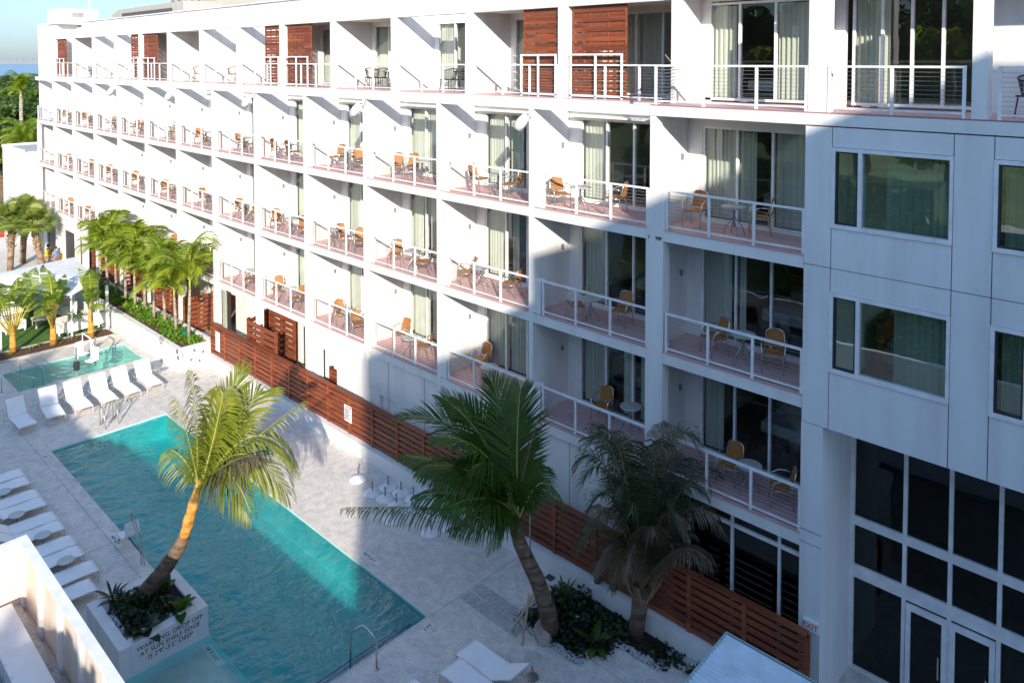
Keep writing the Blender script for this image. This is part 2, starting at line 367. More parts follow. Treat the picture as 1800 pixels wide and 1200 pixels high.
# depth markers
def marker(txt, px, py, xd, yd, s=.14, z=G+.006):
    p = onz(px, py, z); o = text_mesh('depth_marker_text', txt, 'ink', s, p, xd, yd); w = len(txt)*s*.36
    x = Vector(xd).normalized(); y = Vector(yd).normalized(); c = Vector(p)-Vector((0, 0, .004))
    b = MB(); b.quad(c-x*w-y*s*.6, c+x*w-y*s*.6, c+x*w+y*s*.6, c-x*w+y*s*.6); t = b.build('depth_marker_tile', 'cap')
    return o, t
def marker_thing(txt, px, py, xd, yd, label, s=.14, z=G+.006):
    p = onz(px, py, z); r = thing('depth_marker', label, 'depth marker', p, 0, 'pool depth markers')
    for q in marker(txt, px, py, xd, yd, s, z):
        q.data.transform(Matrix.Translation(-Vector(p))); q.parent = r
marker_thing('3 FT 6 IN', 203, 948, (-1, 0, 0), (0, -1, 0), 'black pool depth lettering on the deck beside the pool lift')
marker_thing('3 FT 6 IN', 650, 978, (-1, 0, 0), (0, -1, 0), 'black pool depth lettering on the deck at the edge of the big shadow')
marker_thing('3 FT', 752, 1102, (0, 1, 0), (-1, 0, 0), 'black pool depth lettering beside the right corner of the pool')
marker_thing('3 FT 6 IN', 374, 1148, (-1, 0, 0), (0, -1, 0), 'black depth lettering under the shallow shelf water by the planter', .15, -10.27)
marker_thing('4 FT', 80, 802, (-1, 0, 0), (0, -1, 0), 'pale depth lettering near the far left corner of the pool')

# ------------------------------------------------------------------ hotel
H = thing('hotel_building', 'long white hotel with five storeys of balconies and pink decked floors', 'hotel', (0, 0, G))
XL = [-.05, -4.17, -8.29, -12.41, -16.5, -20.6, -24.72, -28.82, -32.94, -37.08, -41.15, -45.25, -49.35, -53.6]
NB = len(XL)
def XRt(i): return 3.47 if i == 0 else XL[i-1]-.5
LEV = [0, -3.1, -6.2]
# columns
for i in range(NB-1):
    m = MB()
    if i: m.box(XL[i]-.5, XL[i]-.339, 0, .31, G, 3.098)
    else: m.box(-.5, -.339, 0, .31, -.3, 2.84); m.box(-.61, -.1, 0, .31, G, -.301)
    m.build('column', 'white', H)
    if i:
        for z in LEV: MB().box(XL[i]-.338, XL[i]-.055, .001, .24, z+.001, z+.98).build('knee_block', 'white', H)
    else: MB().box(-.61, -.06, -.001, .25, -.2, .98).build('knee_block', 'white', H)
MB().box(XL[13]-.12, XL[13]+.05, 0, .25, G, -.32).build('column', 'white', H)
# partitions (they run back into the rooms)
for i in range(NB):
    if i < 5: MB().box(XL[i]-.5, XL[i]-.34, .311, 7, G, 3.1 if i else 2.84).build('partition_wall', 'white', H)
    else: MB().box(XL[i]-.5, XL[i]-.34, .311, 7, -6.5, 3.1).build('partition_wall', 'white', H)
MB().box(3.472, 3.94, .06, 7, G, 2.8).build('partition_wall', 'white', H)
# floors and ceilings inside
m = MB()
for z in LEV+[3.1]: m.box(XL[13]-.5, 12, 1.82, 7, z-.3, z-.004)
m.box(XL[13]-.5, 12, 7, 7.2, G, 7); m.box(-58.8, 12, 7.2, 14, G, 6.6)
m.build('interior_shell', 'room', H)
def wave_sheet(x0, x1, y, z0, z1, amp=.045, per=.13, seed=0):
    m = MB(); n = max(4, int((x1-x0)/per*4)); pr = []
    rr = random.Random(seed)
    ph = rr.random()*6
    for k in range(n+1):
        x = x0+(x1-x0)*k/n; a = math.sin(x/per*6.283/1.0+ph)*amp*(.6+.4*math.sin(x*5+ph)); pr.append((x, y+a))
    for (xa, ya), (xb, yb) in zip(pr, pr[1:]): m.quad((xa, ya, z0), (xb, yb, z0), (xb, yb, z1), (xa, ya, z1))
    return m
def door(x0, n, pw, y, z0, z1, parent, cur, dark=False, seed=0):
    """sliding glass door: panes with white frames, curtains behind"""
    x1 = x0+n*pw
    p = MB()
    for k in range(n): p.quad((x0+k*pw, y+.05, z0), (x0+(k+1)*pw, y+.05, z0), (x0+(k+1)*pw, y+.05, z1), (x0+k*pw, y+.05, z1))
    d = p.build('glass_door', 'dglass' if dark else 'glass', parent)
    f = MB(); w = .032
    f.box(x0-.03, x1+.03, y-.005, y+.12, z1, z1+.06); f.box(x0-.03, x1+.03, y-.01, y+.12, z0-.07, z0)
    for k in range(n+1): f.box(x0+k*pw-w, x0+k*pw+w, y+.01, y+.1, z0, z1)
    f.build('door_frame', 'alu', d)
    for a, b in cur:
        wave_sheet(x0+a*(x1-x0), x0+b*(x1-x0), y+.22, z0, z1-.02, seed=seed+int(a*10)).build('curtain', 'curtain', d, smooth=True)
    return d
def railing(x0, x1, y, z, posts, parent, left=True, right=True):
    m = MB(); h = 1.0; w = .028
    m.box(x0, x1, y-.035, y+.035, z+h-.045, z+h); m.box(x0, x1, y-.02, y+.02, z+.075, z+.11)
    px = list(posts)+([x0+w] if left else [])+([x1-w] if right else [])
    for p in px: m.box(p-w, p+w, y-w, y+w, z, z+h-.045)
    o = m.build('railing', 'alu', parent)
    c = MB()
    for k in range(9):
        zz = z+.17+k*.088; c.box(x0, x1, y-.004, y+.004, zz-.004, zz+.004)
    c.build('railing_cables', 'cable', o); return o
CUR = {(0, 0): [(0, .12), (.1, .3), (.33, .48), (.67, 1)], (0, -3.1): [(0, .26), (.34, .4)], (0, -6.2): [(0, .2)],
       (1, 0): [(0, .33), (.9, 1)], (1, -3.1): [(0, .3)], (1, -6.2): [(0, .3), (.5, .64), (.72, 1)],
       (2, 0): [(0, .32), (.36, .55)], (2, -3.1): [(0, .3), (.38, .48)], (2, -6.2): [(0, .33), (.35, .75)],
       (3, 0): [(0, .34), (.36, .5)], (3, -3.1): [(0, .2), (.36, .44)], (3, -6.2): [(0, .33), (.38, .6)]}
for i in range(NB):
    xl, xr = XL[i], XRt(i)
    for z in LEV:
        s = MB(); s.box(xl-.338 if 0 < i < 13 else xl-.1, xr, .012 if z else .012, 1.65, z-.3, z-.025)
        b = s.build('balcony', 'white', H)
        MB().box(xl-.054, xr-.002, -.006, 1.648, z-.024, z).build('deck_floor', 'pink', b)
        if i < 13: MB().box(xl-.339, xl-.055, .241, 1.648, z-.024, z-.001).build('deck_floor', 'pink', b)
        ps = [xl+(xr-xl)*.34, xl+(xr-xl)*.665]
        railing(xl, xr, .06, z, ps, H, True, i in (0,))
        # back wall
        w = MB(); pwx = xl+.12; top = 2.8 if (z or i == 0) else 3.12
        w.box(xl-.349, pwx-.03, 1.65, 1.8, z, z+top); w.box(pwx+2.88, (xr+.001 if i == 0 else XL[i-1]-.5), 1.65, 1.8, z, z+top)
        w.box(pwx-.03, pwx+2.88, 1.651, 1.8, z+2.52, z+top); w.box(pwx-.03, pwx+2.88, 1.652, 1.8, z-.01, z+.035)
        w.build('back_wall', 'white', H)
        if z == 0 and i: MB().box(pwx-.25, pwx+3.0, 1.42, 1.65, 2.56, 2.62).build('door_canopy', 'white', H)
        rr = random.Random(i*7+int(z*3))
        cur = CUR.get((i, z)) or rr.choice([[(0, .34), (.36, .55)], [(0, .5)], [(0, .32), (.7, 1)], [(0, .3), (.33, .8)]])
        door(pwx, 3, .95, 1.66, z+.105, z+2.46, H, cur, seed=i*10+int(z))
        # small wall lamp
        MB().box(xl-.35, xl-.28, 1.28, 1.36, z+1.62, z+1.78).build('wall_lamp', 'plug', H, bevel=.01)
# open beam over the upper row
m = MB()
for i in range(1, NB): m.box(XL[i]-.338, XL[i-1]-.5, 0.004, .3, 2.84, 3.1)
m.build('top_beam', 'white', H)
# ---- top terrace, set back part
m = MB(); m.box(-58, -.52, 1.3, 1.8, 2.86, 3.1); m.build('terrace_slab', 'white', H)
MB().box(-54, -.52, 1.28, 3.2, 3.101, 3.13).build('terrace_floor', 'pink', H)
MB().box(-54, 12, 3.2, 7, 3.1, 3.12).build('terrace_floor', 'beige', H)
CEIL = {1, 2, 4, 5, 8, 9, 12}; SCR = {1: 'L', 2: 'R', 5: 'L', 6: 'R', 9: 'L', 10: 'R', 13: 'L'}
def screen(x0, x1, y, z0, z1, parent):
    f = MB(); f.box(x0, x0+.05, y-.03, y+.03, z0, z1); f.box(x1-.05, x1, y-.03, y+.03, z0, z1)
    f.box(x0+.05, x1-.05, y-.03, y+.03, z1-.05, z1); f.box(x0+.05, x1-.05, y-.03, y+.03, z0, z0+.05)
    for k in (1, 2): xx = x0+(x1-x0)*k/3; f.box(xx-.015, xx+.015, y-.02, y+.02, z0+.05, z1-.05)
    o = f.build('slatted_screen', 'woodv', parent)
    s = MB(); n = 18; st = (z1-z0-.12)/n
    for k in range(n):
        zz = z0+.08+k*st; yy = y-.035 if k % 2 else y+.005
        s.box(x0+.052, x1-.052, yy, yy+.022, zz, zz+st*(.93 if k % 2 else .8))
    s.build('screen_slats', 'wood', o)
def low_guard(x0, x1, y, z, parent):
    m = MB(); w = .025
    for xx in (x0+w, (x0+x1)/2, x1-w): m.box(xx-w, xx+w, y-.03-w, y-.03+w, z, z+1.26)
    m.box(x0, x1, y-.06, y, z+1.26, z+1.31); m.box(x0, x1, y-.055, y-.005, z+.05, z+.09); m.build('screen_guard', 'alu', parent)
for i in range(1, NB):
    xl, xr = XL[i], XRt(i)
    MB().box(xl-.5, xl-.119, 1.3, 1.62, 3.13, 5.85).build('terrace_column', 'white', H)
    MB().box(xl-.5, xl-.12, 1.621, 7, 3.13, 6.6).build('partition_wall', 'white', H)
    w = MB(); pwx = xl+.12
    w.box(xl-.349, pwx-.03, 3.1, 3.25, 3.13, 7.18); w.box(pwx+2.88, xr+.15, 3.1, 3.25, 3.13, 7.18); w.box(pwx-.03, pwx+2.88, 3.101, 3.25, 5.72, 7.18)
    w.build('back_wall', 'white', H)
    door(pwx, 3, .95, 3.11, 3.25, 5.66, H, [(0, .34), (.37, .6)] if i % 3 else [(0, .3), (.66, 1)], seed=i*13)
    railing(xl-.08, xr, 1.36, 3.13, [xl+(xr-xl)*.34, xl+(xr-xl)*.665], H)
    if i in CEIL: MB().box(xl-.35, xr+.15, 1.62, 3.1, 5.87, 6.1).build('terrace_ceiling', 'peach', H)
    if i in SCR:
        a, b = (xl-.04, xl+1.9) if SCR[i] == 'L' else (xr-1.55, xr-.04)
        screen(a, b, 1.47, 3.16, 5.84, H); low_guard(a+.02, b-.02, 1.32, 3.13, H)
m = MB(); m.box(-54.1, -.3, 1.3, 1.62, 5.851, 6.14); m.build('roof_beam', 'white', H)
m = MB(); m.box(-58.8, -54.11, 1.5, 7, G, 7.16); m.box(-54.1, -53.75, .6, 1.5, G, -.31); m.build('end_wall', 'white', H)
MB().box(-58.85, 12, 3.0, 3.3, 7.181, 7.24).build('roof_coping', 'white2', H)
MB().box(-58, 12, 3.25, 14, 6.7, 6.9).build('roof', 'slab', H)
tw = MB().box(-55.8, -53.3, 1.4, 4.2, 7.0, 8.15).build('stair_tower', 'white', H)
m = MB(); m.box(-53.299, -53.27, 2.3, 3.15, 6.9+.62, 7.47+.45)
for k in range(4): m.box(-53.27, -53.23, 2.33, 3.12, 7.55+k*.09, 7.6+k*.09)
m.build('vent', 'slab', tw)
# ---- top terrace, right part flush with the facade
MB().box(-.52, 12, -.012, 2.4, 2.85, 3.1).build('terrace_slab', 'white', H)
MB().box(-.5, 12, .0, 2.4, 3.101, 3.13).build('terrace_floor', 'pink', H)
MB().box(3.5, 3.9, .06, .42, 3.13, 6.1).build('terrace_column', 'white', H)
MB().box(6.62, 6.88, .06, .42, 3.13, 6.1).build('terrace_column', 'white', H)
w = MB()
w.box(-.5, -.4, .95, 2.3, 3.13, 6.6); w.box(-.4, -.1, 2.3, 2.45, 3.13, 6.6); w.box(-.1, 12, 2.301, 2.45, 5.82, 7.2)
w.box(2.75, 3.45, 2.302, 2.45, 3.13, 5.82); w.box(6.3, 7.3, 2.302, 2.45, 3.13, 5.82)
w.build('back_wall', 'white', H); w = MB(); w.box(2.9, 3.2, 2.0, 2.3, 3.13, 5.9); w.build('pier', 'white', H)
d0 = ony(1240, 100, 2.3).x; d1 = (ony(1362, 100, 2.3).x-d0)/2
door(d0, 3, d1, 2.31, 3.24, 5.72, H, [(0, .17), (.12, .27), (.67, .98)], seed=71)
d2 = ony(1500, 100, 2.3).x; d3 = (ony(1657, 100, 2.3).x-d2)/3
door(d2, 4, d3, 2.31, 3.24, 5.78, H, [(0, .13), (.1, .22), (.25, .3)], seed=72)
door(7.4, 4, .9, 2.31, 3.24, 5.78, H, [(.3, .5)], seed=73)
railing(-.42, 3.48, .08, 3.13, [.95, 2.3], H)
railing(3.92, 6.52, .08, 3.13, [5.2], H); railing(7.05, 11, .08, 3.13, [8.3, 9.6], H)
m = MB()   # return rail at the step
m.box(-.42, -.37, .14, 1.3, 4.09, 4.13); m.build('railing', 'alu', H)
m = MB()
for k in range(9): m.box(-.4, -.392, .14, 1.3, 3.3+k*.088, 3.308+k*.088)
m.build('railing_cables', 'cable', H)
MB().box(-.38, 3.7, 1.15, 2.3, 5.98, 6.2).build('terrace_ceiling', 'white', H)
MB().box(3.71, 12, .75, 2.3, 5.98, 6.2).build('terrace_ceiling', 'white', H)
# ---- panelled wall at the right
sh = [(3.475, 4.06), (4.06, 6.36), (6.36, 7.03), (7.03, 9.33), (9.33, 10), (10, 12.3)]
m = MB(); gp = .009
for k, (a, b) in enumerate(sh):
    for z0, z1 in ((-3.68, -.19), (-.19, 2.83)):
        segs = [(z0, z1)] if k % 2 == 0 else ([(z0, -2.42), (-.70, z1)] if z0 < -1 else [(z0, .68), (2.40, z1)])
        for p, q in segs: m.box(a+gp, b-gp, 0, .05, p+gp, q-gp)
m.build('wall_panels', 'white2', H)
m = MB()
for k, (a, b) in enumerate(sh):
    for z0, z1 in ((-3.68, -2.42), (-.70, .68), (2.40, 2.83)): m.box(a, b, .04 if k % 2 == 0 else .041, .3, z0, z1)
    if k % 2 == 0:
        for z0, z1 in ((-2.42, -.70), (.68, 2.40)): m.box(a, b, .042, .3, z0, z1)
m.build('wall_backing', 'dark', H)
m = MB(); m.box(3.475, 3.95, .002, 1.9, G, -3.69); m.build('column', 'white2', H)
m = MB(); m.box(3.473, 3.953, -.001, .01, -6.09, -6.075); m.box(3.473, 3.953, -.001, .01, -6.37, -6.36); m.build('joint', 'grey', H)
for k, x0 in enumerate((4.06, 7.03, 10.0)):
    for j, z0 in enumerate((.68, -2.42)):
        z1 = z0+1.72
        f = MB(); x1 = x0+2.3
        f.box(x0, x1, -.03, .12, z0, z0+.09); f.box(x0, x1, -.03, .12, z1-.08, z1); f.box(x0, x0+.075, -.03, .12, z0+.09, z1-.08)
        f.box(x1-.06, x1, -.03, .12, z0+.09, z1-.08); f.box(x0+.54, x0+.62, -.029, .12, z0+.09, z1-.08)
        wd = f.build('window', 'alu', H)
        d = MB(); a, b = x0+.075, x0+.54
        for bb in ((a, a+.035, z0+.09, z1-.08), (b-.035, b, z0+.09, z1-.08)): d.box(bb[0], bb[1], -.01, .08, bb[2], bb[3])
        d.box(a, b, -.009, .08, z0+.09, z0+.125); d.box(a, b, -.009, .08, z1-.115, z1-.08); d.build('casement_frame', 'dark', wd)
        p = MB(); p.quad((x0+.07, .05, z0+.08), (x1-.05, .05, z0+.08), (x1-.05, .05, z1-.07), (x0+.07, .05, z1-.07)); p.build('pane', 'glassr', wd)
        cs = [(.04, .24), (.42, .98)] if k == 0 and j == 0 else [(.5, .72), (.7, .98)] if k == 0 else [(.05, .98)]
        for a, b in cs: wave_sheet(x0+2.3*a, x0+2.3*b, .42, z0-.1, z1+.1, seed=k*3+j).build('curtain', 'curtain', wd, smooth=True)
# ---- recessed shopfront at the right
Y = 1.76; vx = [3.99, 5.12, 6.03, 6.95, 7.9, 8.85, 9.8, 10.8]
m = MB()
for z0, z1 in ((-3.9, -3.3), (-6.55, -6.35), (-7.79, -7.5), (-10, -9.93)): m.box(3.95, 11, Y-.02, Y+.1, z0, z1)
for x in vx:
    for z0, z1 in ((-6.35, -3.9), (-7.5, -6.55), (-9.93, -7.79)): m.box(x-.04, x+.04, Y-.018, Y+.098, z0, z1)
sf = m.build('shopfront', 'alu', H)
MB().quad((3.95, Y+.05, G), (11, Y+.05, G), (11, Y+.05, -3.4), (3.95, Y+.05, -3.4)).build('shopfront_glass', 'dglass', sf)
m = MB(); m.box(3.95, 12, Y+.101, 1.95, -6.5, -6.38); m.build('floor_edge', 'dark', sf)
for a, b in ((5.18, 6.0), (6.06, 6.9)):
    f = MB()
    f.box(a, a+.1, Y-.05, Y+.02, -9.9, -7.85); f.box(b-.1, b, Y-.05, Y+.02, -9.9, -7.85); f.box(a+.1, b-.1, Y-.05, Y+.02, -7.98, -7.85); f.box(a+.1, b-.1, Y-.05, Y+.02, -9.9, -9.65)
    dd = f.build('door', 'alu', H)
    MB().quad((a+.1, Y-.02, -9.65), (b-.1, Y-.02, -9.65), (b-.1, Y-.02, -7.98), (a+.1, Y-.02, -7.98)).build('door_glass', 'dglass', dd)
    MB().box(b-.16, b-.13, Y-.1, Y-.06, -9.2, -8.7).build('handle', 'steel', dd)
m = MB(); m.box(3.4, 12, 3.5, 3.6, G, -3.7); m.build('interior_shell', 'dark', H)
# ---- glazing below the first bay
m = MB(); yy = .3
for x in (-.66, .52, 1.71, 2.89): m.box(x-.035, x+.035, yy-.02, yy+.08, G, -6.5)
m.box(-.6, 3.47, yy-.018, yy+.078, -6.95, -6.86); sf = m.build('shopfront', 'alu', H)
MB().quad((-.05, yy+.04, G), (3.47, yy+.04, G), (3.47, yy+.04, -6.5), (-.05, yy+.04, -6.5)).build('shopfront_glass', 'dglass', sf)
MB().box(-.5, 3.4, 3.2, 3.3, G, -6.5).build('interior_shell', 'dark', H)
MB().box(-.6, .1, .29, .36, G, -6.5).build('ground_wall', 'white2', H)
# ---- ground floor wall, near part, with a recess and a service door
oa, ob = ony(558, 620, .12).x, ony(592, 620, .12).x
da, db = ony(667, 700, .12).x, ony(693, 700, .12).x
m = MB(); m.box(XL[3]-.05, da-.02, .12, .4, G, -6.5)
m = MB()
m.box(ob, da, .12, .4, G, -6.5); m.box(da, db, .121, .4, -7.9, -6.5); m.box(db, -.6, .12, .4, G, -6.5); m.box(XL[4]-.06, oa, .12, .4, G, -6.5); m.box(oa, ob, .121, .4, -7.2, -6.5)
m.build('ground_wall', 'white', H)
dd = MB().box(da+.03, db-.03, .24, .3, G, -7.93).build('service_door', 'alu', H)
MB().box(db-.16, db-.12, .17, .24, -9.05, -8.95).build('handle', 'steel', dd)
m = MB()
for x in (-3.2, -6.4, -9.6, -11.6): m.box(x-.006, x+.006, .114, .121, G, -6.5)
m.build('joint', 'grey', H)
m = MB()   # far part, behind the patios
for i in range(5, 11):
    xl, xr = XL[i], XRt(i)
    m.box(xl-.35, xl+.5, 1.65, 1.8, G, -6.5); m.box(xl+2.5, XL[i-1]-.5, 1.65, 1.8, G, -6.5); m.box(xl+.5, xl+2.5, 1.651, 1.8, -7.6, -6.5)
m.build('ground_wall', 'white', H)
for i in range(5, 11): door(XL[i]+.5, 2, 1.0, 1.66, G+.08, -7.66, H, [(0, .5)] if i % 2 else [(.4, .8)], seed=90+i)
m = MB(); m.box(XL[4]-.35, 3.4, 1.65, 1.8, G, -6.5); m.build('ground_wall', 'beige', H)
# annex
A = thing('annex_building', 'low plain white box building beyond the far left end of the hotel', 'building', (-60, 4, -12.6))
MB().box(-65, -58.9, .3, 9, -12.6, -2.95).build('wall', 'white', A); m = MB()
m.box(-65.05, -58.85, .25, .45, -2.949, -2.74); m.box(-65.05, -64.85, .45, 9, -2.949, -2.74); m.build('parapet', 'white', A)
MB().box(-64.9, -58.9, .5, 9, -2.949, -2.9).build('roof', 'slab', A)
# rooftop plant and things beyond
U = thing('rooftop_unit', 'grey angular roof plant housing with dark louvres above the hotel roof', 'plant housing', (-26, 11, 6.9))
p0 = ony(200, 27, 11); p1 = ony(300, 27, 11); zt = ony(260, 10, 11).z
m = MB(); m.add([(p0.x, 10.8, p0.z), (p0.x+1.2, 10.8, p0.z-1.2), (p1.x+3, 10.8, p0.z-1.2), (p1.x+3, 10.8, zt), (p0.x+1.8, 10.8, zt-.1),
                (p0.x+.6, 14, p0.z), (p0.x+1.6, 14, p0.z-1.2), (p1.x+3.4, 14, p0.z-1.2), (p1.x+3.4, 14, zt+.1), (p0.x+2.4, 14, zt)],
   [(0, 1, 2, 3, 4), (9, 8, 7, 6, 5), (0, 4, 9, 5), (4, 3, 8, 9), (3, 2, 7, 8), (0, 5, 6, 1)])
m.build('housing', 'beige', U)
m = MB()
for k in range(3):
    a = p0.x+2.9+k*(p1.x-p0.x-1.8)/3; m.box(a, a+(p1.x-p0.x-2.4)/3, 10.72, 10.79, p0.z-.75, zt-.5)
m.build('louvre', 'grey', U)
m = MB(); a = ony(163, 10, 3).x
N1 = thing('roof_antenna', 'thin white mast with small dish on the stair tower at far left', 'antenna', (-54, 3.8, 8.15))
MB().tube([(-54, 3.8, 8.15), (-54, 3.8, 10.6)], .05, 6).build('mast', 'alu', N1); MB().lathe([(.02, 0), (.22, .1), (.24, .12)], (-54.4, 3.8, 8.3), 10).build('dish', 'alu', N1)
T = thing('parking_tower', 'pale concrete tower with small windows far behind the hotel roof', 'tower', (-60, 70, -12.6))
a = ony(299, 10, 70).x; b = ony(381, 10, 70).x
MB().box(a, b, 70, 82, -12.6, 22).build('wall', 'beige', T)
for k in range(7):
    for j in range(5):
        x = a+(b-a)*(k+.35)/7; z = ony(340, 16, 70).z-2.5+j*2.2
        MB().box(x, x+(b-a)*.045, 69.93, 69.99, z, z+.9).build('window', 'grey', T)
#PART3
# ------------------------------------------------------------------ buildings behind the camera (they throw the big shadows)
O = thing('opposite_tower', 'tall pale building behind the viewpoint, seen only as reflection and shadow', 'building', (30, -20, G))
MB().box(25, 45, -22.8, -12, G, 13.6).build('wall', 'opp', O); MB().box(25.01, 45, -28.0, -22.801, G, 11.5).build('wall', 'opp', O)
MB().box(25.01, 45, -29.2, -28.001, G, 12.6).build('wall', 'opp', O)
MB().box(13.1, 24.99, -19.9, -17.5, G, 4.4).build('wall', 'opp', O); MB().box(18.5, 24.98, -18.8, -17.49, 4.401, 8.9).build('wall', 'opp', O)
m = MB()
for k in range(7):
    for z in (-9, -5.7, -2.4): m.box(13.4+k*1.65, 14.5+k*1.65, -17.48, -17.44, z, z+1.8)
m.build('window', 'dark', O)
O2 = thing('added_hedge', 'added unseen hedge behind the viewpoint, shaped for shadow and green window reflections', 'hedge', (0, -26, G))  # unseen block added to shade the court and turn window reflections green
hz_ = lambda x: -1.3 if x < .8 else (-3.2 if x < 4.5 else -1.45)  # stepped top shapes where sun reaches the bar parapet
MB().box(-18, .8, -22, -20, G, -1.3).box(.801, 4.5, -22, -20, G, -3.2).box(4.501, 13.09, -22, -20, G, -1.45).build('core', 'tree', O2)
m = MB(); rh = random.Random(2)
for k in range(5200):
    x = rh.uniform(-18, 13); z = rh.uniform(-9.8, hz_(x)-.1); y = -20+rh.uniform(-.1, .35); d = Vector((rh.uniform(-1, 1), rh.uniform(-.2, 1), rh.uniform(-1, 1))).normalized(); e_ = d.orthogonal().normalized(); q_ = d.cross(e_); t_ = rh.uniform(.12, .3)
    c_ = Vector((x, y, z)); m.add([c_-e_*t_*.5, c_+q_*t_, c_+e_*t_*.5, c_-q_*t_], [(0, 1, 2, 3)])
o = m.build('leaves', 'tree2', O2); o['kind'] = 'stuff'
# ------------------------------------------------------------------ pool bar roof, bottom left
B = thing('pool_bar', 'low peach roof terrace with white framed parapet in the bottom left corner', 'pool bar', (-5, -14, G))
X0, YF, ZT = -8.6, -11.93, -6.1
MB().box(X0+.02, 7, -15.5, YF-.04, G, -7.62).build('wall', 'peach', B)
m = MB(); m.box(X0, 7, YF-.07, YF, -7.6, ZT-.06); m.box(X0, X0+.07, -15.5, YF-.07, -7.6, ZT-.06); m.build('parapet', 'peach', B)
m = MB(); m.box(X0-.03, 7, YF-.16, YF+.02, ZT-.06, ZT); m.box(X0-.03, X0+.13, -15.5, YF-.16, ZT-.06, ZT)
m.build('parapet_cap', 'alu', B)
for k in range(12):
    x = X0+.07+k*1.27; MB().box(x, x+.12, YF-.15, YF-.07, -7.6, ZT-.06).build('post', 'alu', B)
MB().box(X0+.07, X0+.15, -13.7, -13.58, -7.6, ZT-.06).build('post', 'alu', B)
m = MB(); m.box(X0+.07, 7, -15.5, YF-.16, -7.61, -7.5); m.build('roof', 'slab', B)
m = MB(); m.box(X0+.55, 1.5, -12.9, YF-.42, -7.5, -7.12); m.build('bench', 'white2', B)
m = MB()
for k in range(14): m.box(X0+1.0+k*.45, X0+1.03+k*.45, -12.88, -12.85, -7.12, -7.11)
m.tube([(X0+.6, -13.1, -7.42), (1.5, -13.1, -7.42)], .12, 10); m.build('gutter', 'alu', B, smooth=True)
m = MB(); m.box(-6.9, -5.9, -14.6, -13.7, -7.5, -6.95); m.build('roof_unit', 'teal', B)
m = MB(); pts = [(-6.6+.3*math.sin(t*1.3)+t*.28, -13.3-.35*math.sin(t*2.1), -7.48) for t in [k*.25 for k in range(14)]]
tag(m.tube(pts, .016, 5).build('cable', 'black'), 'dark cable curling over the roof in the bottom left corner', 'cable')
# ------------------------------------------------------------------ kiosk roof, bottom right
K = thing('kiosk', 'small kiosk with pale blue ribbed metal roof at the bottom right', 'kiosk', (4, -3.5, G))
c = onz(1277, 1112, -7.2); cx, cy = c.x, c.y
m = MB(); n = 39
def rz(y): return -7.2-.05*(cy-y)
for k in range(n):
    y0 = cy-.03-k*.1; y1 = y0-.05; y2 = y0-.1
    m.quad((cx+.03, y0, rz(y0)), (cx+5, y0, rz(y0)), (cx+5, y1, rz(y1)+.045), (cx+.03, y1, rz(y1)+.045))
    m.quad((cx+.03, y1, rz(y1)+.045), (cx+5, y1, rz(y1)+.045), (cx+5, y2, rz(y2)), (cx+.03, y2, rz(y2)))
m.build('roof', 'metalroof', K)
m = MB(); m.box(cx, cx+5, cy-.03, cy, -7.32, -7.16); m.add([(cx, cy-.03, -7.3), (cx+.03, cy-.03, -7.3), (cx+.03, cy-4, rz(cy-4)-.1), (cx, cy-4, rz(cy-4)-.1), (cx, cy-.03, -7.15), (cx+.03, cy-.03, -7.15), (cx+.03, cy-4, rz(cy-4)+.05), (cx, cy-4, rz(cy-4)+.05)],
 [(0, 1, 2, 3), (4, 7, 6, 5), (0, 4, 5, 1), (1, 5, 6, 2), (2, 6, 7, 3), (3, 7, 4, 0)])
m.build('roof_trim', 'teal', K)
MB().box(cx+.25, cx+4.8, cy-3.7, cy-.25, G, -7.45).build('wall', 'white2', K)
# ------------------------------------------------------------------ fence, low walls
FX0, FX1, FY = -24.5, 3.86, -.47
wl = MB().box(FX0-.1, 3.4, -.68, -.36, G, -9.5).build('low_wall', 'white')
tag(wl, 'long low white wall carrying the red wooden slat fence beside the pool', 'wall')
Fn = thing('slat_fence', 'long red brown wooden slat fence on the low white wall beside the pool', 'fence', ((FX0+FX1)/2, FY, -9.5))
npost = 20; stp = (FX1-FX0)/npost
for k in range(npost+1):
    x = FX0+k*stp; MB().box(x-.05, x+.05, FY+.0, FY+.09, -9.5, -8.09).build('post', 'woodv', Fn)
for k in range(npost):
    m = MB()
    for j in range(7):
        z = -9.46+j*.195; m.box(FX0+k*stp+.004, FX0+(k+1)*stp-.004, FY-.03, FY-.002, z, z+.125)
    for j in range(7):
        z = -9.37+j*.195; m.box(FX0+k*stp+.052, FX0+(k+1)*stp-.052, FY+.06, FY+.08, z, z+.06)
    m.build('slat_panel', 'wood', Fn)
for k in range(npost): MB().box(FX0+k*stp+.002-.05*(k == 0), FX0+(k+1)*stp-.002, FY-.06, FY+.13, -8.088, -8.045).build('top_rail', 'wood', Fn)
for k in range(npost+1): MB().box(max(FX0, FX0+k*stp-.05), FX0+k*stp+.05, FY-.05, FY-.031, -9.48, -8.09).build('batten', 'woodv', Fn)
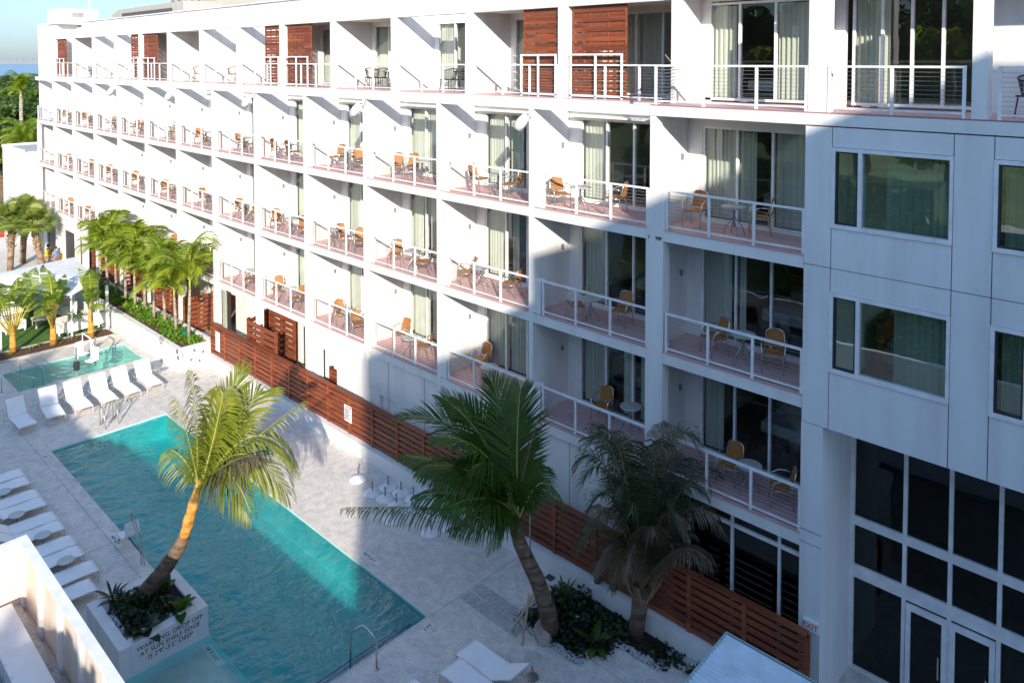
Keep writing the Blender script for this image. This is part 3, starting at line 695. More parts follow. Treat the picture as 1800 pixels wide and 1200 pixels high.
for px, w, h, lab, tx in ((383, .42, .9, 'white pool rules notice at the left end of the slat fence', 'POOL RULES'), (611, .46, .6, 'white notice with red corners in the middle of the slat fence', 'NOTICE')):
    x = ony(px, 600, FY-.04).x; z = -8.75; sg = thing('notice_board', lab, 'sign', (x, FY-.05, z-h/2))
    MB().box(x-w/2, x+w/2, FY-.06, FY-.045, z-h/2, z+h/2).build('board', 'sign', sg)
    m = MB()
    for r in range(9):
        L = (.7 if r % 3 else .5)*w; m.box(x-w*.42, x-w*.42+L, FY-.0635, FY-.0615, z+h*.26-r*h*.075, z+h*.26-r*h*.075+.018)
    m.build('printed_lines', 'ink', sg)
    text_mesh('heading', tx, 'blue' if h > .8 else 'red', .07, (x, FY-.063, z+h*.4), (1, 0, 0), (0, 0, 1), sg)
    if h < .8: MB().box(x-w*.45, x-w*.33, FY-.064, FY-.061, z-h*.45, z-h*.36).box(x+w*.3, x+w*.45, FY-.064, FY-.061, z+h*.34, z+h*.45).build('red_mark', 'red', sg)
# planter wall of the small palms
Pw = thing('palm_planter', 'long raised white planter bed holding the row of small palms', 'planter', (-31, -1.2, G))
m = MB(); m.box(-39, -24.65, -2.0, -1.72, G, -9.0); m.box(-39, -24.65, -.42, -.2, G, -9.0); m.box(-24.9, -24.65, -1.72, -.42, G, -9.0); m.box(-30.5, -30.25, -2.15, -2.0, G, -8.95); m.build('wall', 'white', Pw)
MB().box(-39, -24.9, -1.72, -.42, G, -9.08).build('soil', 'soil', Pw)
LR = thing('life_ring', 'white life ring with blue bands hanging on the white planter wall', 'life ring', (-24.6, -1.15, -9.5))
c = Vector((-24.58, -1.15, -9.45)); pts = [c+Vector((0, math.cos(a)*.3, math.sin(a)*.3)) for a in [k*math.pi/12 for k in range(25)]]
MB().tube(pts, .055, 8, False).build('ring', 'sign', LR, smooth=True)
m = MB()
for a in (.4, 1.97, 3.54, 5.11): m.tube([c+Vector((0, math.cos(a+d)*.3, math.sin(a+d)*.3)) for d in (-.13, 0, .13)], .062, 8)
m.build('blue_band', 'blue', LR)
m = MB()
p = onz(283, 598, -9.4)
for px, py, r in ((283, 598, .13), (311, 618, .07), (321, 624, .07), (313, 629, .07)):
    q = ony(px, py, -2.02); m.tube([(q.x+math.cos(a)*r, -2.02, q.z+math.sin(a)*r*1.3) for a in [k*math.pi/8 for k in range(17)]], .014, 5, False)
tag(m.build('wall_symbols', 'ink'), 'small round black symbols lettered on the white planter wall by the loungers', 'wall sign')
# hero planter
D = thing('pool_planter', 'square white planter with dark leafy plants and warning lettering at the pool corner', 'planter', (-9.1, -9.2, G))
px0, px1, py0, py1, pz = -10.2, -7.965, -10.3, -8.2, -9.3
m = MB(); t = .26
m.box(px0, px1, py0, py0+t, -10.28, pz); m.box(px0, px1, py1-t, py1, -10.28, pz); m.box(px0, px0+t, py0+t, py1-t, -10.28, pz); m.box(px1-t, px1, py0+t, py1-t, -10.28, pz)
m.build('wall', 'cap', D, bevel=.012)
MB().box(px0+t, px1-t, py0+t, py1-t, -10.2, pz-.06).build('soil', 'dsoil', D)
text_mesh('warning_text', "WARNING: DROP OFF\nAT SUN SHELF EDGE\nIS 2'9\"-3'2\" DEEP", 'ink', .155, (px1+.003, (py0+py1)/2+.12, -9.64), (0, 1, 0), (0, 0, 1), D, spacing=1.0)
rr = random.Random(5); m = MB()
def stones(m, rr, x0, x1, y0, y1, z, n, s=.03):
    for k in range(n):
        x = rr.uniform(x0, x1); y = rr.uniform(y0, y1); q = s*rr.uniform(.5, 1.2); a = rr.random()*3
        m.obox((x, y, z+q*.4), (q*math.cos(a), q*math.sin(a), 0), (-q*.7*math.sin(a), q*.7*math.cos(a), q*.1), (0, 0, q*.6))
stones(m, rr, px0+t, px1-t, py0+t, py0+t+.25, pz-.06, 260); stones(m, rr, px0+t, px0+t+.3, py0+t, py1-t, pz-.06, 260); stones(m, rr, px1-t-.25, px1-t, py0+t, py1-t, pz-.06, 240)
o = m.build('pebbles', 'pebble', D); o['kind'] = 'stuff'
# ------------------------------------------------------------------ right bed by the fence
bed = [(-2.75, -.68), (-2.75, -2.65), (-.7, -2.65), (-.7, -1.55), (.75, -1.45), (.75, -.85), (2.6, -.8), (2.6, -.68)]
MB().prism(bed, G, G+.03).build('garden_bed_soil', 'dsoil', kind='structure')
m = MB(); rr = random.Random(8)
for (a, b), (c2, d) in zip(bed[1:-1], bed[2:]):
    L = math.hypot(c2-a, d-b)
    for k in range(int(L*150)):
        f = rr.random(); x = a+(c2-a)*f; y = b+(d-b)*f; x += rr.uniform(-.09, .09); y += rr.uniform(-.04, .15); q = rr.uniform(.015, .035); t = rr.random()*3
        m.obox((x, y, G+.03+q*.3), (q*math.cos(t), q*math.sin(t), 0), (-q*.7*math.sin(t), q*.7*math.cos(t), 0), (0, 0, q*.6))
for k in range(120):
    x = rr.uniform(-2.85, -2.6); y = rr.uniform(-2.6, -.7); q = rr.uniform(.015, .035); m.obox((x, y, G+.04), (q, 0, 0), (0, q*.8, 0), (0, 0, q*.6))
m.build('pebble_border', 'pebble', kind='stuff')
# left lawn bed
MB().box(-45, -31.9, -12, -2.3, G, G+.02).build('lawn', 'lawn', kind='structure')
MB().box(-32.9, -31.75, -12, -2.3, G+.02, G+.07).build('mulch_strip', 'soil', kind='structure')
MB().box(-32.98, -32.9, -12, -2.3, G, G+.12).build('bed_kerb', 'slab', kind='structure')
MB().box(-31.75, -31.67, -12, -2.3, G, G+.1).build('bed_kerb', 'slab', kind='structure')
# ------------------------------------------------------------------ patio screens behind the fence
def slat_wall(m, a, b, z0, z1, th=.03, n=8):
    a = Vector(a); b = Vector(b); d = (b-a); L = d.length; d.normalize(); nn = Vector((-d.y, d.x, 0)); st = (z1-z0)/n
    for k in range(n):
        z = z0+k*st; cc = (a+b)/2; m.obox((cc.x, cc.y, z+st*.4), d*L/2, nn*th/2, (0, 0, st*.37))
    for q in (a, (a+b)/2, b): m.obox((q.x, q.y, (z0+z1)/2), d*.045, nn*.05, (0, 0, (z1-z0)/2+.03))
E1 = thing('patio_enclosure', 'box shaped red wooden slat enclosure standing behind the left part of the fence', 'enclosure', (-20.5, .5, G))
ea, eb = ony(436, 560, -.22), ony(485, 583, -.22); ez = -7.2; ec, ed_ = onz(477, 541, ez).x, onz(514, 562, ez).x
m = MB(); slat_wall(m, (ea.x, -.22, 0), (eb.x, -.22, 0), -9.3, ez); m.build('front_panel', 'wood', E1)
m = MB(); slat_wall(m, (ec, 1.15, 0), (ed_, 1.15, 0), -9.3, ez); m.build('rear_panel', 'wood', E1)
m = MB(); slat_wall(m, (ea.x-.05, -.15, 0), (ec-.02, 1.08, 0), -9.3, ez); m.build('side_panel', 'wood', E1)
k = 0
for x, nm in ((-28.9, 'behind the first small palms'), (-33.1, 'behind the middle of the small palm row'), (-37.2, 'behind the far end of the small palm row'), (-41.4, 'near the dark arch at far left'), (-17.4, 'in the recess left of the shadow')):
    e = thing('patio_screen', 'red wooden slat patio screen ' + nm, 'screen', (x, .8, G), 0, 'patio screens')
    m = MB(); slat_wall(m, (x, .12, 0), (x, 1.6, 0), -9.9, -8.3 if x > -25 else -7.95); m.build('side_panel', 'wood', e)
    if x < -25:
        m = MB(); slat_wall(m, (x-1.5, .2, 0), (x-.06, .2, 0), -9.9, -7.95); m.build('front_panel', 'wood', e)
    elif x > -18:
        m = MB(); slat_wall(m, (oa+.05, .7, 0), (ob-.05, .7, 0), -9.9, -8.2); m.build('front_panel', 'wood', e)
# ------------------------------------------------------------------ furniture prototypes
def make_bistro():
    r = thing('wicker_chair', 'x', 'chair')
    m = MB(); w = .24
    for s in (-1, 1):
        m.tube([(s*w, -.24, 0), (s*w*1.02, -.22, .42), (s*.27, -.18, .6), (s*.28, -.02, .68), (s*.27, .14, .68), (s*.25, .24, .66)], .014, 6)
        m.tube([(s*w, .27, 0), (s*w*.95, .19, .42), (s*w*.9, .27, .62), (s*.2, .31, .82), (s*.12, .325, .88), (0, .33, .89)], .014, 6)
        m.tube([(s*w, -.22, .41), (s*w, .2, .40)], .011, 5)
    m.tube([(-w, -.22, .41), (w, -.22, .41)], .011, 5); m.tube([(-w, .2, .40), (w, .2, .40)], .011, 5)
    m.build('frame', 'tube', r, world=False, smooth=True)
    m = MB(); m.obox((0, -.01, .43), (.225, 0, 0), (0, .22, 0), (0, 0, .018)); m.build('seat', 'wicker', r, world=False, bevel=.015)
    m = MB(); n = 6
    def bp(u, v): return (u*.2*(1-.18*v*v), .235+v*.1-.03*(1-u*u)*-1, .47+v*.4)
    for a in range(n):
        for b in range(5):
            u0, u1 = -1+2*a/n, -1+2*(a+1)/n; v0, v1 = b/5, (b+1)/5
            m.quad(bp(u0, v0), bp(u1, v0), bp(u1, v1), bp(u0, v1))
            q = [Vector(bp(*p))+Vector((0, .022, 0)) for p in ((u0, v0), (u0, v1), (u1, v1), (u1, v0))]; m.quad(*q)
    m.build('backrest', 'wicker', r, world=False)
    return r
def make_table():
    r = thing('bistro_table', 'x', 'table')
    MB().lathe([(.0, .68), (.29, .68), (.3, .69), (.3, .71), (.29, .72), (.0, .72)], n=24).build('table_top', 'tabletop', r, world=False)
    m = MB(); m.tube([(0, 0, .2), (0, 0, .68)], .03, 8)
    for k in range(4):
        a = k*math.pi/2+.5; c, s = math.cos(a), math.sin(a)
        m.tube([(.02*c, .02*s, .45), (.1*c, .1*s, .33), (.2*c, .2*s, .22), (.27*c, .27*s, .0)], .014, 5)
    m.build('pedestal', 'tableleg', r, world=False); return r
def make_black():
    r = thing('rope_chair', 'x', 'chair'); m = MB()
    for s in (-1, 1):
        m.tube([(s*.26, -.24, 0), (s*.24, -.2, .42)], .016, 5); m.tube([(s*.25, .26, 0), (s*.22, .2, .42)], .016, 5)
    m.obox((0, 0, .42), (.25, 0, 0), (0, .24, 0), (0, 0, .02)); m.build('seat', 'black', r, world=False)
    m = MB(); arc = [(.3*math.cos(a), .02+.27*math.sin(a), .72+.1*max(0, math.sin(a))) for a in [R(-30+24*k) for k in range(11)]]
    m.tube(arc, .018, 5)
    for k in range(31):
        a = R(-28+236*k/30); m.tube([(.3*math.cos(a), .02+.27*math.sin(a), .72+.1*max(0, math.sin(a))), (.23*math.cos(a), .22*math.sin(a), .42)], .007, 4, False)
    m.build('backrest', 'black', r, world=False); return r
def make_lounger():
    # head towards -X, foot at +X, length 1.95
    r = thing('sun_lounger', 'x', 'sun lounger')
    W2 = .31
    m = MB()
    def seat(u): return -.02*math.sin(math.pi*u)
    n = 8
    for k in range(n):
        u0, u1 = k/n, (k+1)/n; x0 = -.72+1.27*u0-.0; x1 = -.72+1.27*u1
        z0 = .36+seat(u0)+.0; z1 = .36+seat(u1)
        if k >= 6: z0 -= .03*(u0-.75)*2; z1 -= .05*(u1-.75)*2
        m.quad((x0, -W2, z0), (x1, -W2, z1), (x1, W2, z1), (x0, W2, z0)); m.quad((x0, -W2, z0-.015), (x0, W2, z0-.015), (x1, W2, z1-.015), (x1, -W2, z1-.015))
    m.build('seat', 'sling', r, world=False)
    return r
def lounger(back=55):
    r = thing('sun_lounger', 'x', 'sun lounger'); W2 = .31; ba = R(back)
    m = MB(); n = 10; prof = []
    for k in range(n+1):
        u = k/n; prof.append((-.2+1.18*u, .35-.025*math.sin(math.pi*u)-(.05*(u-.8)*5 if u > .8 else 0)))
    for (x0, z0), (x1, z1) in zip(prof, prof[1:]):
        m.quad((x0, -W2, z0), (x1, -W2, z1), (x1, W2, z1), (x0, W2, z0)); m.quad((x0, -W2, z0-.012), (x0, W2, z0-.012), (x1, W2, z1-.012), (x1, -W2, z1-.012))
    for s in (-1, 1): m.quad(*[(x, s*W2, z) for x, z in prof]+[(x, s*W2, z-.012) for x, z in prof[::-1]])
    m.build('seat_sling', 'sling', r, world=False, smooth=False)
    hx, hz = -.22, .36; L = .72; d = Vector((-math.cos(ba), 0, math.sin(ba))); nn = Vector((math.sin(ba), 0, math.cos(ba)))
    c = Vector((hx, 0, hz))+d*L/2; m = MB(); m.obox(c, d*L/2, (0, W2, 0), nn*.008); m.build('back_sling', 'sling', r, world=False)
    m = MB()
    for s in (-1, 1):
        y = s*(W2+.012)
        m.tube([(-.78, y, .3), (-.2, y, .33), (.5, y, .335), (.85, y, .3), (.98, y, .3)], .017, 5)
        m.tube([(.94, y, .3), (.97, y, 0)], .016, 5); m.tube([(-.74, y, .3), (-.80, y, 0)], .016, 5)
        m.tube([Vector((hx, y, hz)), Vector((hx, y, hz))+d*L], .014, 5)
        q = Vector((hx, y, hz))+d*L*.5; m.tube([q, (-.62 if back > 20 else q.x, y, .31)], .008, 4)
    for x, z in ((-.79, .05), (.965, .05), (-.2, .32), (.95, .3)): m.tube([(x, -W2, z), (x, W2, z)], .011, 5)
    q = Vector((hx, 0, hz))+d*L; m.tube([q+Vector((0, -W2, 0)), q+Vector((0, W2, 0))], .014, 5)
    m.build('frame', 'lfr', r, world=False); return r
def make_side():
    r = thing('side_table', 'x', 'side table')
    MB().lathe([(0, .44), (.21, .44), (.22, .455), (.21, .47), (0, .47)], n=20).build('table_top', 'tabletop', r, world=False)
    MB().lathe([(.15, 0), (.15, .015), (.02, .03), (.02, .44)], n=12).build('base', 'tableleg', r, world=False); return r
def make_umb():
    r = thing('parasol_base', 'x', 'parasol base')
    MB().lathe([(.30, 0), (.305, .025), (.25, .07), (.12, .12), (.04, .14)], n=24).build('weight', 'umb', r, world=False, smooth=True)
    m = MB(); m.tube([(0, 0, .14), (0, 0, .42)], .022, 8); m.tube([(0, 0, .22), (.06, 0, .22)], .015, 6); m.tube([(0, 0, .38), (.06, 0, .38)], .015, 6)
    m.build('stem', 'plug', r, world=False); return r
Pch, Ptb, Pbk = Proto(make_bistro()), Proto(make_table()), Proto(make_black())
ORD = ['first', 'second', 'third', 'fourth', 'fifth', 'sixth', 'seventh', 'eighth', 'ninth', 'tenth', 'eleventh', 'twelfth', 'thirteenth', 'fourteenth']
ROW = {0: 'upper', -3.1: 'middle', -6.2: 'lower'}
# (chair px,py,facing degrees) facing: rotation of a chair that looks towards -Y
PLACE = {(0, 0): ([(1222, 398, 5), (1335, 411, -60)], (1290, 414)), (0, -3.1): ([(1255, 622, -25), (1360, 650, 20)], (1306, 638)), (0, -6.2): ([(1283, 845, 0), (1372, 885, -60)], (1317, 868)),
 (1, 0): ([(984, 366, 60), (1082, 373, -75)], (1020, 372)), (1, -3.1): ([(1012, 560, -40), (1092, 572, 5)], (1038, 568)), (1, -6.2): ([(1085, 722, 10)], (1110, 756)),
 (2, 0): ([(842, 336, 95), (900, 347, -70)], (876, 345)), (2, -3.1): ([(812, 497, -30), (899, 520, -75)], (846, 507)), (2, -6.2): ([(842, 640, 5)], (861, 683)),
 (3, 0): ([(700, 313, 50), (722, 314, 30)], (742, 318)), (3, -3.1): ([(694, 467, 40), (744, 481, -50)], (722, 477)), (3, -6.2): ([(706, 604, 10), (744, 628, -60)], (720, 628)),
 (4, 0): ([(593, 294, 20), (630, 300, 60)], (612, 298)), (4, -3.1): ([(604, 434, 80), (634, 443, 60)], (587, 434)), (4, -6.2): ([(599, 568, 70), (629, 588, 70)], (613, 578)),
 (5, 0): ([(490, 280, 110), (516, 284, 110)], (505, 283)), (5, -3.1): ([(486, 404, 60), (528, 420, 60)], (511, 413)), (5, -6.2): ([(487, 522, 50), (524, 541, 20)], (510, 535))}
def spot(i, z, px, py):
    p = onz(px, py, z); lo, hi = XL[i]+.3, XRt(i)-.3
    return (min(max(p.x, lo), hi), min(max(p.y, .38), 1.28), z)
rr = random.Random(3)
for i in range(NB):
    for z in LEV:
        bay = '%s balcony of the %s row counted from the right' % (ORD[i], ROW[z])
        if (i, z) in PLACE:
            ch, tb = PLACE[(i, z)]; ch = [(spot(i, z, a, b), r) for a, b, r in ch]; tb = spot(i, z, *tb)
        else:
            w = XRt(i)-XL[i]; x0 = XL[i]
            q = .0 if i >= 9 else .1
            ch = [((x0+w*(q+rr.uniform(.14, .26)), rr.uniform(.42, .8), z), rr.uniform(20, 110)), ((x0+w*(q+rr.uniform(.5, .62)), rr.uniform(.42, .7), z), rr.uniform(-70, 60))]
            tb = (x0+w*(q+.38), rr.uniform(.45, .7), z)
            if z == -6.2 and i == 6: ch = ch[1:]
            if i == 13: ch = [((x0+w*.55, .8, z), 30), ((x0+w*.82, .7, z), 20)]; tb = (x0+w*.7, .5, z)
        for k, (p, r) in enumerate(ch):
            side = '' if len(ch) == 1 else ('left ' if k == 0 else 'right ')
            Pch.put(p, R(r), 'tan wicker %sarmchair on the %s' % (side, bay), 'wicker chairs on the balconies')
        Ptb.put(tb, rr.random(), 'round grey table on the %s' % bay, 'round tables on the balconies')
for (px, py, r, lab) in ((410, 146, 30, 'on the top terrace above the seventh balcony'), (440, 148, 80, 'beside a sliding screen on the top terrace'), (655, 152, 80, 'left of its pair on the top terrace'), (668, 153, 20, 'right of its pair on the top terrace'),
                     (790, 158, 10, 'by the curtained door on the top terrace'), (814, 160, -60, 'by the pillar on the top terrace'), (222, 141, 10, 'far left on the top terrace near two screens'), (162, 139, 20, 'farthest left on the top terrace'), (350, 145, 60, 'by the far terrace door with stripes of sun')):
    p = onz(px, py, 3.13); Pbk.put((ony(px, 130, 2.3).x, 2.3, 3.13), R(r), 'black rope armchair ' + lab, 'black chairs on the top terrace')
Pbk.put((7.5, .95, 3.13), R(40), 'black rope armchair at the right edge of the top terrace', 'black chairs on the top terrace')
p = ony(612, 140, 2.3); Ptb.put((ony(683, 150, 2.1).x, 2.1, 3.13), 0, 'round dark table beside black chairs on the top terrace', 'round tables on the balconies')
yb = thing('yellow_chair', 'bright yellow chair seen through the glass on the top floor', 'chair', (0, 0, 3.13))
q = ony(871, 140, 4.0); yb.location = (q.x, 4.0, 3.13); m = MB(); m.obox((0, 0, .42), (.3, 0, 0), (0, .3, 0), (0, 0, .08)); m.build('seat', 'yellow', yb, world=False, bevel=.03)
m = MB(); m.obox((0, .28, .8), (.3, 0, 0), (0, .06, 0), (0, 0, .35)); m.build('backrest', 'yellow', yb, world=False, bevel=.03)
m = MB()
for sx in (-.25, .25):
    for sy in (-.25, .25): m.tube([(sx, sy, 0), (sx, sy, .36)], .02, 5)
m.build('legs', 'dark', yb, world=False)
# beds seen dimly in the rooms
def make_bed():
    r = thing('bed', 'x', 'bed'); MB().box(-.9, .9, -1, 1, .25, .55).build('mattress', 'bed', r, world=False, bevel=.05)
    MB().box(-.95, .95, .98, 1.08, 0, 1.1).build('headboard', 'woodv', r, world=False)
    for s in (-.45, .45): MB().box(s-.33, s+.33, .55, .92, .55, .72).build('pillow', 'bed', r, world=False, bevel=.06)
    MB().box(-.88, .88, -.98, .98, .0, .248).build('base', 'dark', r, world=False); return r
Pb = Proto(make_bed())
for i, z in ((0, 0), (0, -3.1), (0, -6.2), (1, -3.1), (1, -6.2), (2, -3.1)):
    Pb.put((XL[i]+1.9, 4.3, z), 0, 'white bed in the room behind the %s balcony, %s row, from right' % (ORD[i], ROW[z]), 'beds in the rooms')
Pb.put((5.3, 3.4, -3.1), R(90), 'white bed behind the lower large window in the right wall', 'beds in the rooms'); Pb.put((1.0, 5, 3.13), 0, 'white bed inside the top floor room with long curtains', 'beds in the rooms')
# loungers
Pl = Proto(lounger(58)); Pl2 = Proto(lounger(30)); Pf = Proto(lounger(35))
for k, (x, y) in enumerate([(-23.9, -8.45), (-24.0, -7.35), (-24.0, -6.4), (-23.95, -5.45), (-24.05, -4.55), (-24.2, -3.55)]):
    Pl.put((x, y, G), R([3, -4, 0, 0, 2, 0][k]), 'white sun lounger with raised back, %s from the left in the row beside the spa' % ORD[k], 'sun loungers beside the spa')
Ps = Proto(make_side())
for k, (x, y) in enumerate([(-24.6, -6.9), (-24.6, -5.0), (-24.6, -3.0)]):
    Ps.put((x, y, G), 0, 'small round side table between white loungers beside the spa, %s from the left' % ORD[k], 'side tables by the loungers')
xs_ = [-19.3, -18.6, -17.5, -16.83, -15.72, -15.05, -14.0, -13.32, -12.3, -11.5]
for k, x in enumerate(xs_):
    Pf.put((x, -10.45-(.25 if k in (8,) else 0)+(.3 if k == 8 else 0)-(.25 if k == 9 else 0), G), R(90), 'white sun lounger left of the big pool, %s from the far end of its row' % ORD[k], 'sun loungers left of the big pool')
for k, (x, y) in enumerate([(-18.05, -10.3), (-16.3, -10.35), (-14.6, -10.1), (-12.85, -10.0), (-11.05, -10.6)]):
    Ps.put((x, y, G), 0, 'small round side table left of the big pool, %s from the far end' % ORD[k], 'side tables by the loungers')
for k, (x, y) in enumerate([(-1.75, -4.35), (-1.6, -4.98), (-1.9, -6.1)]):
    Pl2.put((x, y, G), R(180), 'white sun lounger at the bottom right deck, %s from the fence side' % ORD[k], 'sun loungers at the bottom right')
Ps.put((-1.2, -3.65, G), 0, 'small round side table beside the bottom right loungers', 'side tables by the loungers')
Pu = Proto(make_umb())
UB = [(629, 841), (655, 866), (682, 857), (705, 866), (677, 876), (697, 888), (727, 876), (724, 893), (690, 913), (748, 884), (768, 905), (757, 935), (795, 930)]
ub = sorted(UB)
for k, (x, y) in enumerate(ub):
    p = onz(x, y, G+.03); r0 = 'standing alone in the sun' if k == 0 else 'in the cluster, %s from left' % ORD[k-1]
    Pu.put((p.x, p.y, G), rr.random()*6, 'white round parasol base with short stem ' + r0, 'parasol bases stored on the deck')
#PART4
# ------------------------------------------------------------------ foliage helpers
def bez(p0, p1, p2, t): return p0*(1-t)**2+p1*2*t*(1-t)+p2*t*t
def frond(m, p0, p1, p2, n=46, L=.62, w=.035, droop=.5, fold=.5, start=.12, rr=random, rw=.022, up=Vector((0, 0, 1)), ragged=0., tipdroop=.6):
    """a pinnate frond: material 0 leaflets, material 1 rib"""
    p0, p1, p2 = Vector(p0), Vector(p1), Vector(p2)
    pts = [bez(p0, p1, p2, k/10) for k in range(11)]
    m.m = 1; m.tube(pts, [rw*(1-.85*k/10)+.003 for k in range(11)], 5, False); m.m = 0
    for k in range(n):
        t = start+(1-start)*(k+.5)/n; b = bez(p0, p1, p2, t); tg = (bez(p0, p1, p2, min(1, t+.03))-bez(p0, p1, p2, t-.03)).normalized()
        sd = tg.cross(up)
        if sd.length < .15: sd = tg.cross(Vector((.7, .7, 0)))
        sd.normalize(); nu = sd.cross(tg).normalized()
        u = (t-start)/(1-start); ln = L*(.35+.95*math.sin(math.pi*min(1, .12+u*.86)))*(1 if rr.random() > ragged else rr.uniform(.3, .8))
        for s in (-1, 1):
            d = (sd*s*(1-.45*u)+tg*(.45+.75*u)+nu*fold*.4+Vector((rr.uniform(-.1, .1), rr.uniform(-.1, .1), rr.uniform(-.1, .1)))).normalized()
            q1 = b+d*ln*.45+Vector((0, 0, -droop*ln*.12)); d2 = (d+Vector((0, 0, -droop*.8))).normalized(); q2 = q1+d2*ln*.32
            d3 = (d2+Vector((0, 0, -droop*tipdroop*1.2))).normalized(); q3 = q2+d3*ln*.28
            wv = tg*w*.5
            m.add([b-wv*.5, b+wv*.5, q1+wv, q1-wv, q2+wv*.75, q2-wv*.75, q3], [(0, 1, 2, 3), (3, 2, 4, 5), (5, 4, 6)])
def hero_frond(root, c, mid, tip, **k):
    ml = k.pop('mats', ['coco', 'rachis']); nm = k.pop('name', 'frond')
    m = MB(); frond(m, c, mid, tip, **k); return m.build(nm, ml, root)
rr = random.Random(21)
# ---- coconut palm A in the planter
dA = 19.3
PA = thing('coconut_palm', 'sunlit yellow green coconut palm leaning from the white planter over the pool', 'palm tree', tuple(Vector((-9.55, -9.25, -9.4))))
tp = [Vector((-9.55, -9.25, -9.4)), atd(305, 985, 19.3), atd(324, 943, 19.3), atd(334, 910, 19.3), atd(345, 868, 19.3)]
q1 = [bez(tp[0], tp[1], tp[2]+(tp[2]-tp[3])*.0, t/6) for t in range(7)]
MB().tube(q1, [.22-.085*t/6+(.012 if t % 2 else 0) for t in range(7)], 14).build('trunk', 'trunk', PA, smooth=True)
q2 = [tp[2]+(tp[4]-tp[2])*t/5 for t in range(6)]+[atd(352, 840, 19.3)]
MB().tube([tp[2]-(tp[2]-q1[5])*.05]+q2[1:], [.14, .13, .15, .125, .14, .10, .05], 12).build('crownshaft', 'trunky', PA, smooth=True)
cA = atd(348, 868, 19.3)
def fA(mx, my, md, tx, ty, td, **k): hero_frond(PA, cA+Vector((rr.uniform(-.05, .05),)*3), atd(mx, my, md), atd(tx, ty, td), rr=rr, **k)
fA(352, 760, 19.2, 334, 652, 19.0, n=70, L=.8, droop=1.3, fold=.1, w=0.026, ragged=.2)
fA(385, 740, 19.6, 392, 690, 19.8, n=60, L=.9, droop=1.0, w=0.038)
fA(390, 720, 20.2, 428, 648, 20.6, n=54, L=.7, droop=.1, w=0.068, fold=.1)
fA(440, 690, 20.4, 462, 690, 20.8, n=50, L=.8, droop=.5, w=0.060)
fA(420, 730, 19.2, 505, 865, 18.9, n=70, L=.95, droop=1.0, w=0.053)
fA(450, 690, 19.8, 520, 820, 20.0, n=60, L=.85, droop=1.3, w=0.041)
fA(440, 770, 19.6, 533, 706, 20.4, n=44, L=.5, droop=1.5, w=0.024, ragged=.4, mats=['coco', 'brownrib'])
fA(395, 770, 18.6, 440, 900, 18.3, n=60, L=.85, droop=1.3, w=0.041)
fA(335, 770, 18.9, 308, 700, 18.5, n=50, L=.7, droop=1.5, w=0.022, ragged=.3)
fA(330, 800, 19.5, 300, 790, 19.6, n=40, L=.7, droop=1.6, w=0.022, ragged=.3)
fA(395, 800, 18.6, 450, 800, 18.2, n=50, L=.8, droop=1.6, w=0.030, mats=['dead', 'brownrib'], name='dried_frond')
fA(380, 810, 18.9, 425, 860, 18.6, n=46, L=.75, droop=1.7, w=0.024, mats=['dead', 'brownrib'], name='dried_frond')
fA(375, 780, 19.8, 412, 725, 20.3, n=60, L=.95, droop=.9, w=0.053)
fA(365, 790, 20.2, 385, 740, 20.9, n=60, L=.85, droop=1.3, w=0.034)
# ---- coconut palm B, shaded
PB = thing('coconut_palm', 'dark shaded coconut palm with curved ringed trunk in the garden bed by the fence', 'palm tree', (-1.8, -2.3, G))
tb_ = [Vector((-1.8, -2.3, G)), atd(962, 1070, 18.5), atd(945, 1020, 18.4), atd(928, 985, 18.4), atd(914, 955, 18.3), atd(908, 930, 18.3), atd(903, 900, 18.3)]
MB().tube(tb_, [.24, .21, .19, .175, .165, .15, .09], 14).build('trunk', 'trunk', PB, smooth=True)
cB = atd(906, 918, 18.3)
def fB(mx, my, md, tx, ty, td, c=None, **k):
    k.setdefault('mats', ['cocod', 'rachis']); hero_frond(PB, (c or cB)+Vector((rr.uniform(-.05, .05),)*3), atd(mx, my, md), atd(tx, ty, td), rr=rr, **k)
fB(850, 720, 18.4, 705, 735, 18.6, n=60, L=.85, droop=.25, w=.07, fold=.8)
fB(900, 760, 18.9, 865, 672, 19.5, n=60, L=.8, droop=.15, w=.07)
fB(905, 760, 18.6, 915, 685, 19.0, n=56, L=.8, droop=.1, w=.06)
fB(925, 800, 18.2, 948, 732, 18.0, n=50, L=.62, droop=1.3, w=.03, ragged=.3, mats=['dead', 'brownrib'], name='dried_frond')
fB(880, 770, 18.0, 770, 765, 17.6, n=60, L=.85, droop=.6, w=.06)
fB(840, 850, 17.9, 740, 870, 17.5, n=60, L=.8, droop=1.0, w=.05)
fB(860, 820, 18.8, 715, 800, 19.6, n=60, L=.8, droop=.7, w=.06)
fB(905, 880, 18.0, 800, 925, 17.5, n=54, L=.7, droop=1.2, w=.045)
fB(860, 880, 17.8, 606, 892, 17.2, c=atd(908, 940, 18.3), n=58, L=.55, droop=1.7, w=.035, ragged=.2)
fB(960, 790, 18.5, 975, 900, 18.6, n=44, L=.6, droop=1.4, w=.035)
fB(880, 780, 19.0, 810, 705, 19.8, n=60, L=.85, droop=.3, w=.07)
fB(930, 850, 19.0, 860, 960, 18.6, n=44, L=.6, droop=1.2, w=.04)
fB(870, 760, 18.6, 780, 700, 18.9, n=60, L=.85, droop=.3, w=.07)
fB(845, 800, 18.2, 745, 820, 18.0, n=60, L=.85, droop=.9, w=.06)
fB(875, 850, 17.8, 790, 890, 17.3, n=60, L=.75, droop=1.2, w=.05)
fB(890, 790, 17.8, 830, 820, 17.2, n=60, L=.9, droop=.9, w=.06)
fB(870, 820, 18.6, 775, 850, 18.8, n=60, L=.8, droop=1.1, w=.05)
fB(925, 830, 18.8, 935, 820, 19.3, n=50, L=.7, droop=.8, w=.05)
